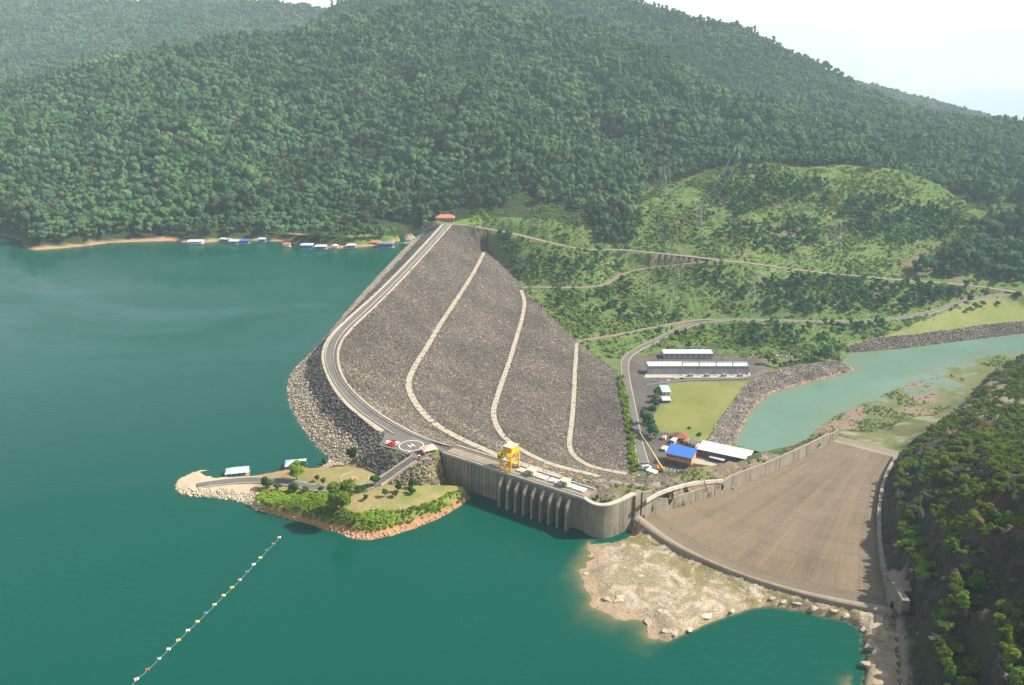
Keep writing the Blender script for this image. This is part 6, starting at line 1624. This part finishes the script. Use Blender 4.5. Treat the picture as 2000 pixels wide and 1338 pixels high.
# rocks round the spit, slope stones under the plaza
q = sample_poly(P_island, 15000, 22); z = Hbi(q[:, 0], q[:, 1]); px, py = project(q[:, 0], q[:, 1], z)
slopeR = inpoly(px, py, [(822, 900), (862, 890), (905, 935), (915, 948), (850, 948), (760, 945)]); slopeL = inpoly(px, py, [(740, 872), (797, 893), (742, 928), (700, 908), (690, 895)])
tag(scatter_rocks('slope_stones', 'stone_face', q[slopeR], .7, 2.2), 'grey stones on the slope below the kiosk', kind='stuff')
tag(scatter_rocks('slope_stones', 'stone_black', q[slopeL], .8, 2.4), 'dark stones between the ramp and the dam', kind='stuff')
m_ = (px < 505) & (z < -5.2) & (py > 955) & (z > LAKE - .8) | ((px < 620) & (py > 962) & (z < -3.5) & (px < 520) & (z > LAKE - .8))
tag(scatter_rocks('spit_riprap', 'stone_pale', q[m_], .8, 2.0), 'pale stones edging the sandy tip of the spit', kind='stuff')
m_ = (px >= 500) & (z < -5.2) & (py > 990) & (z > LAKE - .6)
tag(scatter_rocks('shore_stones', 'stone_red', q[m_][:900], .4, 1.6, .05), 'reddish stones at the waterline of the spit', kind='stuff')
# river bank stones
q = sample_poly(P_bank, 9000, 25); q = q[Hbi(q[:, 0], q[:, 1]) > TAIL - .8]
zq = Hbi(q[:, 0], q[:, 1]); lowq = zq < TAIL + 1.0
tag(scatter_rocks('bank_stones', 'stone_bank', q[~lowq], .9, 2.6), 'grey stones facing the river bank below the lawn', kind='stuff'); tag(scatter_rocks('bank_stones', 'stone_red', q[lowq], .7, 1.8), 'reddish stones along the river waterline', kind='stuff')
q = sample_poly(P_bank2, 9000, 26); q = q[(q[:, 0] < 720)]; zq = Hbi(q[:, 0], q[:, 1]); q = q[zq > TAIL - .8]
tag(scatter_rocks('bank_stones', 'stone_face', q, .9, 2.6), 'grey stones facing the far river bank', kind='stuff')
# spur rocks, apron boulders
q = sample_poly(P_spur, 2600, 27); tag(scatter_rocks('spur_stones', 'stone_bank', q, .4, 2.6, .0), 'loose stones over the rock spur', kind='stuff')
q = sample_poly(P_spur, 900, 28); q = q[Hbi(q[:, 0], q[:, 1], AT['lush']) > .35]; plant_mass('spur_scrub', 'plant_scrub', q, .4, 1.1, 'dry scrub on the rock spur')
q = sample_poly(P_apron, 2200, 29); zq = Hbi(q[:, 0], q[:, 1]); q = q[zq > LAKE - .5]
tag(scatter_rocks('apron_stones', 'stone_pale', q, .2, 1.0, .0), 'loose pale stones on the rock apron', kind='stuff')
bould = [(1215, 1165, 9), (1240, 1172, 7), (1190, 1172, 6), (1172, 1090, 5), (1146, 1120, 5), (1136, 1108, 4), (1270, 1215, 8), (1310, 1235, 7), (1345, 1225, 5), (1380, 1205, 6), (1430, 1190, 4), (1290, 1195, 6), (1512, 1168, 5), (1530, 1172, 5), (1560, 1180, 5), (1590, 1187, 5), (1625, 1196, 5), (1655, 1203, 5), (1690, 1228, 5), (1700, 1260, 6), (1697, 1300, 6), (1335, 1160, 4), (1250, 1125, 4), (1400, 1165, 4)]
bw = ['huge split', 'broad cracked', 'smooth', 'angular', 'rounded', 'small isolated']
for k, (px, py, s) in enumerate(bould):
    g_ = G(px, py); me = rock_mesh('boulder', 'rock_pale', 100 + k, 2, .42)
    o = link(bpy.data.objects.new('boulder', me)); o.location = g_ + Vector((0, 0, -.1 * s)); o.scale = (s * .8, s * .62, s * .50); o.rotation_euler = (random.uniform(-.15, .15), random.uniform(-.15, .15), random.uniform(0, 6))
    tag(o, 'pale weathered boulder lying on the bare rock apron before the sill', 'boulder', 'boulders on the rock apron')
# cliff plants
q = sample_poly(P_cliff, 110000, 31); z = Hbi(q[:, 0], q[:, 1]); px, py = project(q[:, 0], q[:, 1], z)
dE = dist_lines(q, [densify(E, 8)])
m_ = (px > 1745) & (px < 2080) & (py > 600) & (py < 1420) & (dE > 7)
q = q[m_]; 
gy_, gx_ = np.gradient(HH); gx_ = gx_ / np.gradient(GX)[None, :]; gy_ = gy_ / np.gradient(GY)[:, None]; SLOPE = np.hypot(gx_, gy_)
sl_ = Hbi(q[:, 0], q[:, 1], SLOPE)
dn = fbm(q[:, 0], q[:, 1], 20, 4, 301) + RNG.normal(0, .2, len(q)) - np.clip(sl_ - 1.0, 0, 2) * .5 - (dE[m_] < 10) * .2
q = q[dn > -.04]
d = np.hypot(q[:, 0], q[:, 1]); oi = np.argsort(d)
for k in oi[:280]:
    x, y = q[k]; s = .45 + .8 * random.random() ** 1.6
    tree('shrub', 'cliff_shrub', 'yellow green shrub clinging to the dark benched cliff beside the spillway', 'shrub', 'shrubs on the cliff', (x, y, H1(x, y) - .3), s, random.uniform(.8, 1.4), 'foliage', 'stem')
plant_mass('cliff_growth', 'plant_shrub', q[oi[280:]], .4, 1.25, 'shrubs covering the upper cliff and the hill beyond', power=1.8, sink=.3)
q = sample_poly(P_cliff, 9000, 32); px, py = project(q[:, 0], q[:, 1], Hbi(q[:, 0], q[:, 1])); q = q[(px > 1720) & (px < 2060) & (py < 1400) & (py > 640)]
tag(scatter_rocks('cliff_stones', 'stone_cliff', q[:7000], .7, 4.2, .0), 'broken dark rock on the cliff benches', kind='stuff')
# marsh growth
q = sample_poly(P_marsh, 9000, 33); z = Hbi(q[:, 0], q[:, 1]); m_ = (z > TAIL + .35) & (fbm(q[:, 0], q[:, 1], 40, 4, 303) > -.1) & (Hbi(q[:, 0], q[:, 1], AT['red']) < .3) & (z < TAIL + 5)
plant_mass('marsh_growth', 'plant_scrub', q[m_], .4, 1.1, 'low marsh plants beside the river', hz=(.4, .9))
q = sample_poly(P_marsh, 5000, 34); m_ = (Hbi(q[:, 0], q[:, 1], AT['red']) > .35) & (Hbi(q[:, 0], q[:, 1]) > TAIL - .4)
tag(scatter_rocks('marsh_stones', 'stone_bank', q[m_], .6, 2.4, .1), 'brown rock rubble across the marsh', kind='stuff')

# ------------------------------------------------------------------ haze: the air of the whole place
hz = MB(); x0, x1, y0, y1, zlo, zhi = -9200, 9200, -620, 11700, -136.0, 620.0
hz.add([(x, y, z) for z in (zlo, zhi) for x, y in ((x0, y0), (x1, y0), (x1, y1), (x0, y1))], [(0, 3, 2, 1), (4, 5, 6, 7), (0, 1, 5, 4), (1, 2, 6, 5), (2, 3, 7, 6), (3, 0, 4, 7)])
hm_ = bpy.data.materials.new('haze'); hm_.use_nodes = True; hn = hm_.node_tree; hn.nodes.clear()
ho = hn.nodes.new('ShaderNodeOutputMaterial'); hv = hn.nodes.new('ShaderNodeVolumePrincipled')
hv.inputs['Color'].default_value = (.68, .89, 1.0, 1); hv.inputs['Density'].default_value = 0.00009; hv.inputs['Anisotropy'].default_value = 0.0
hn.links.new(hv.outputs[0], ho.inputs['Volume']); MAT['haze'] = hm_
tag(hz.build('haze', 'haze'), 'pale humid haze over the valley', kind='stuff')
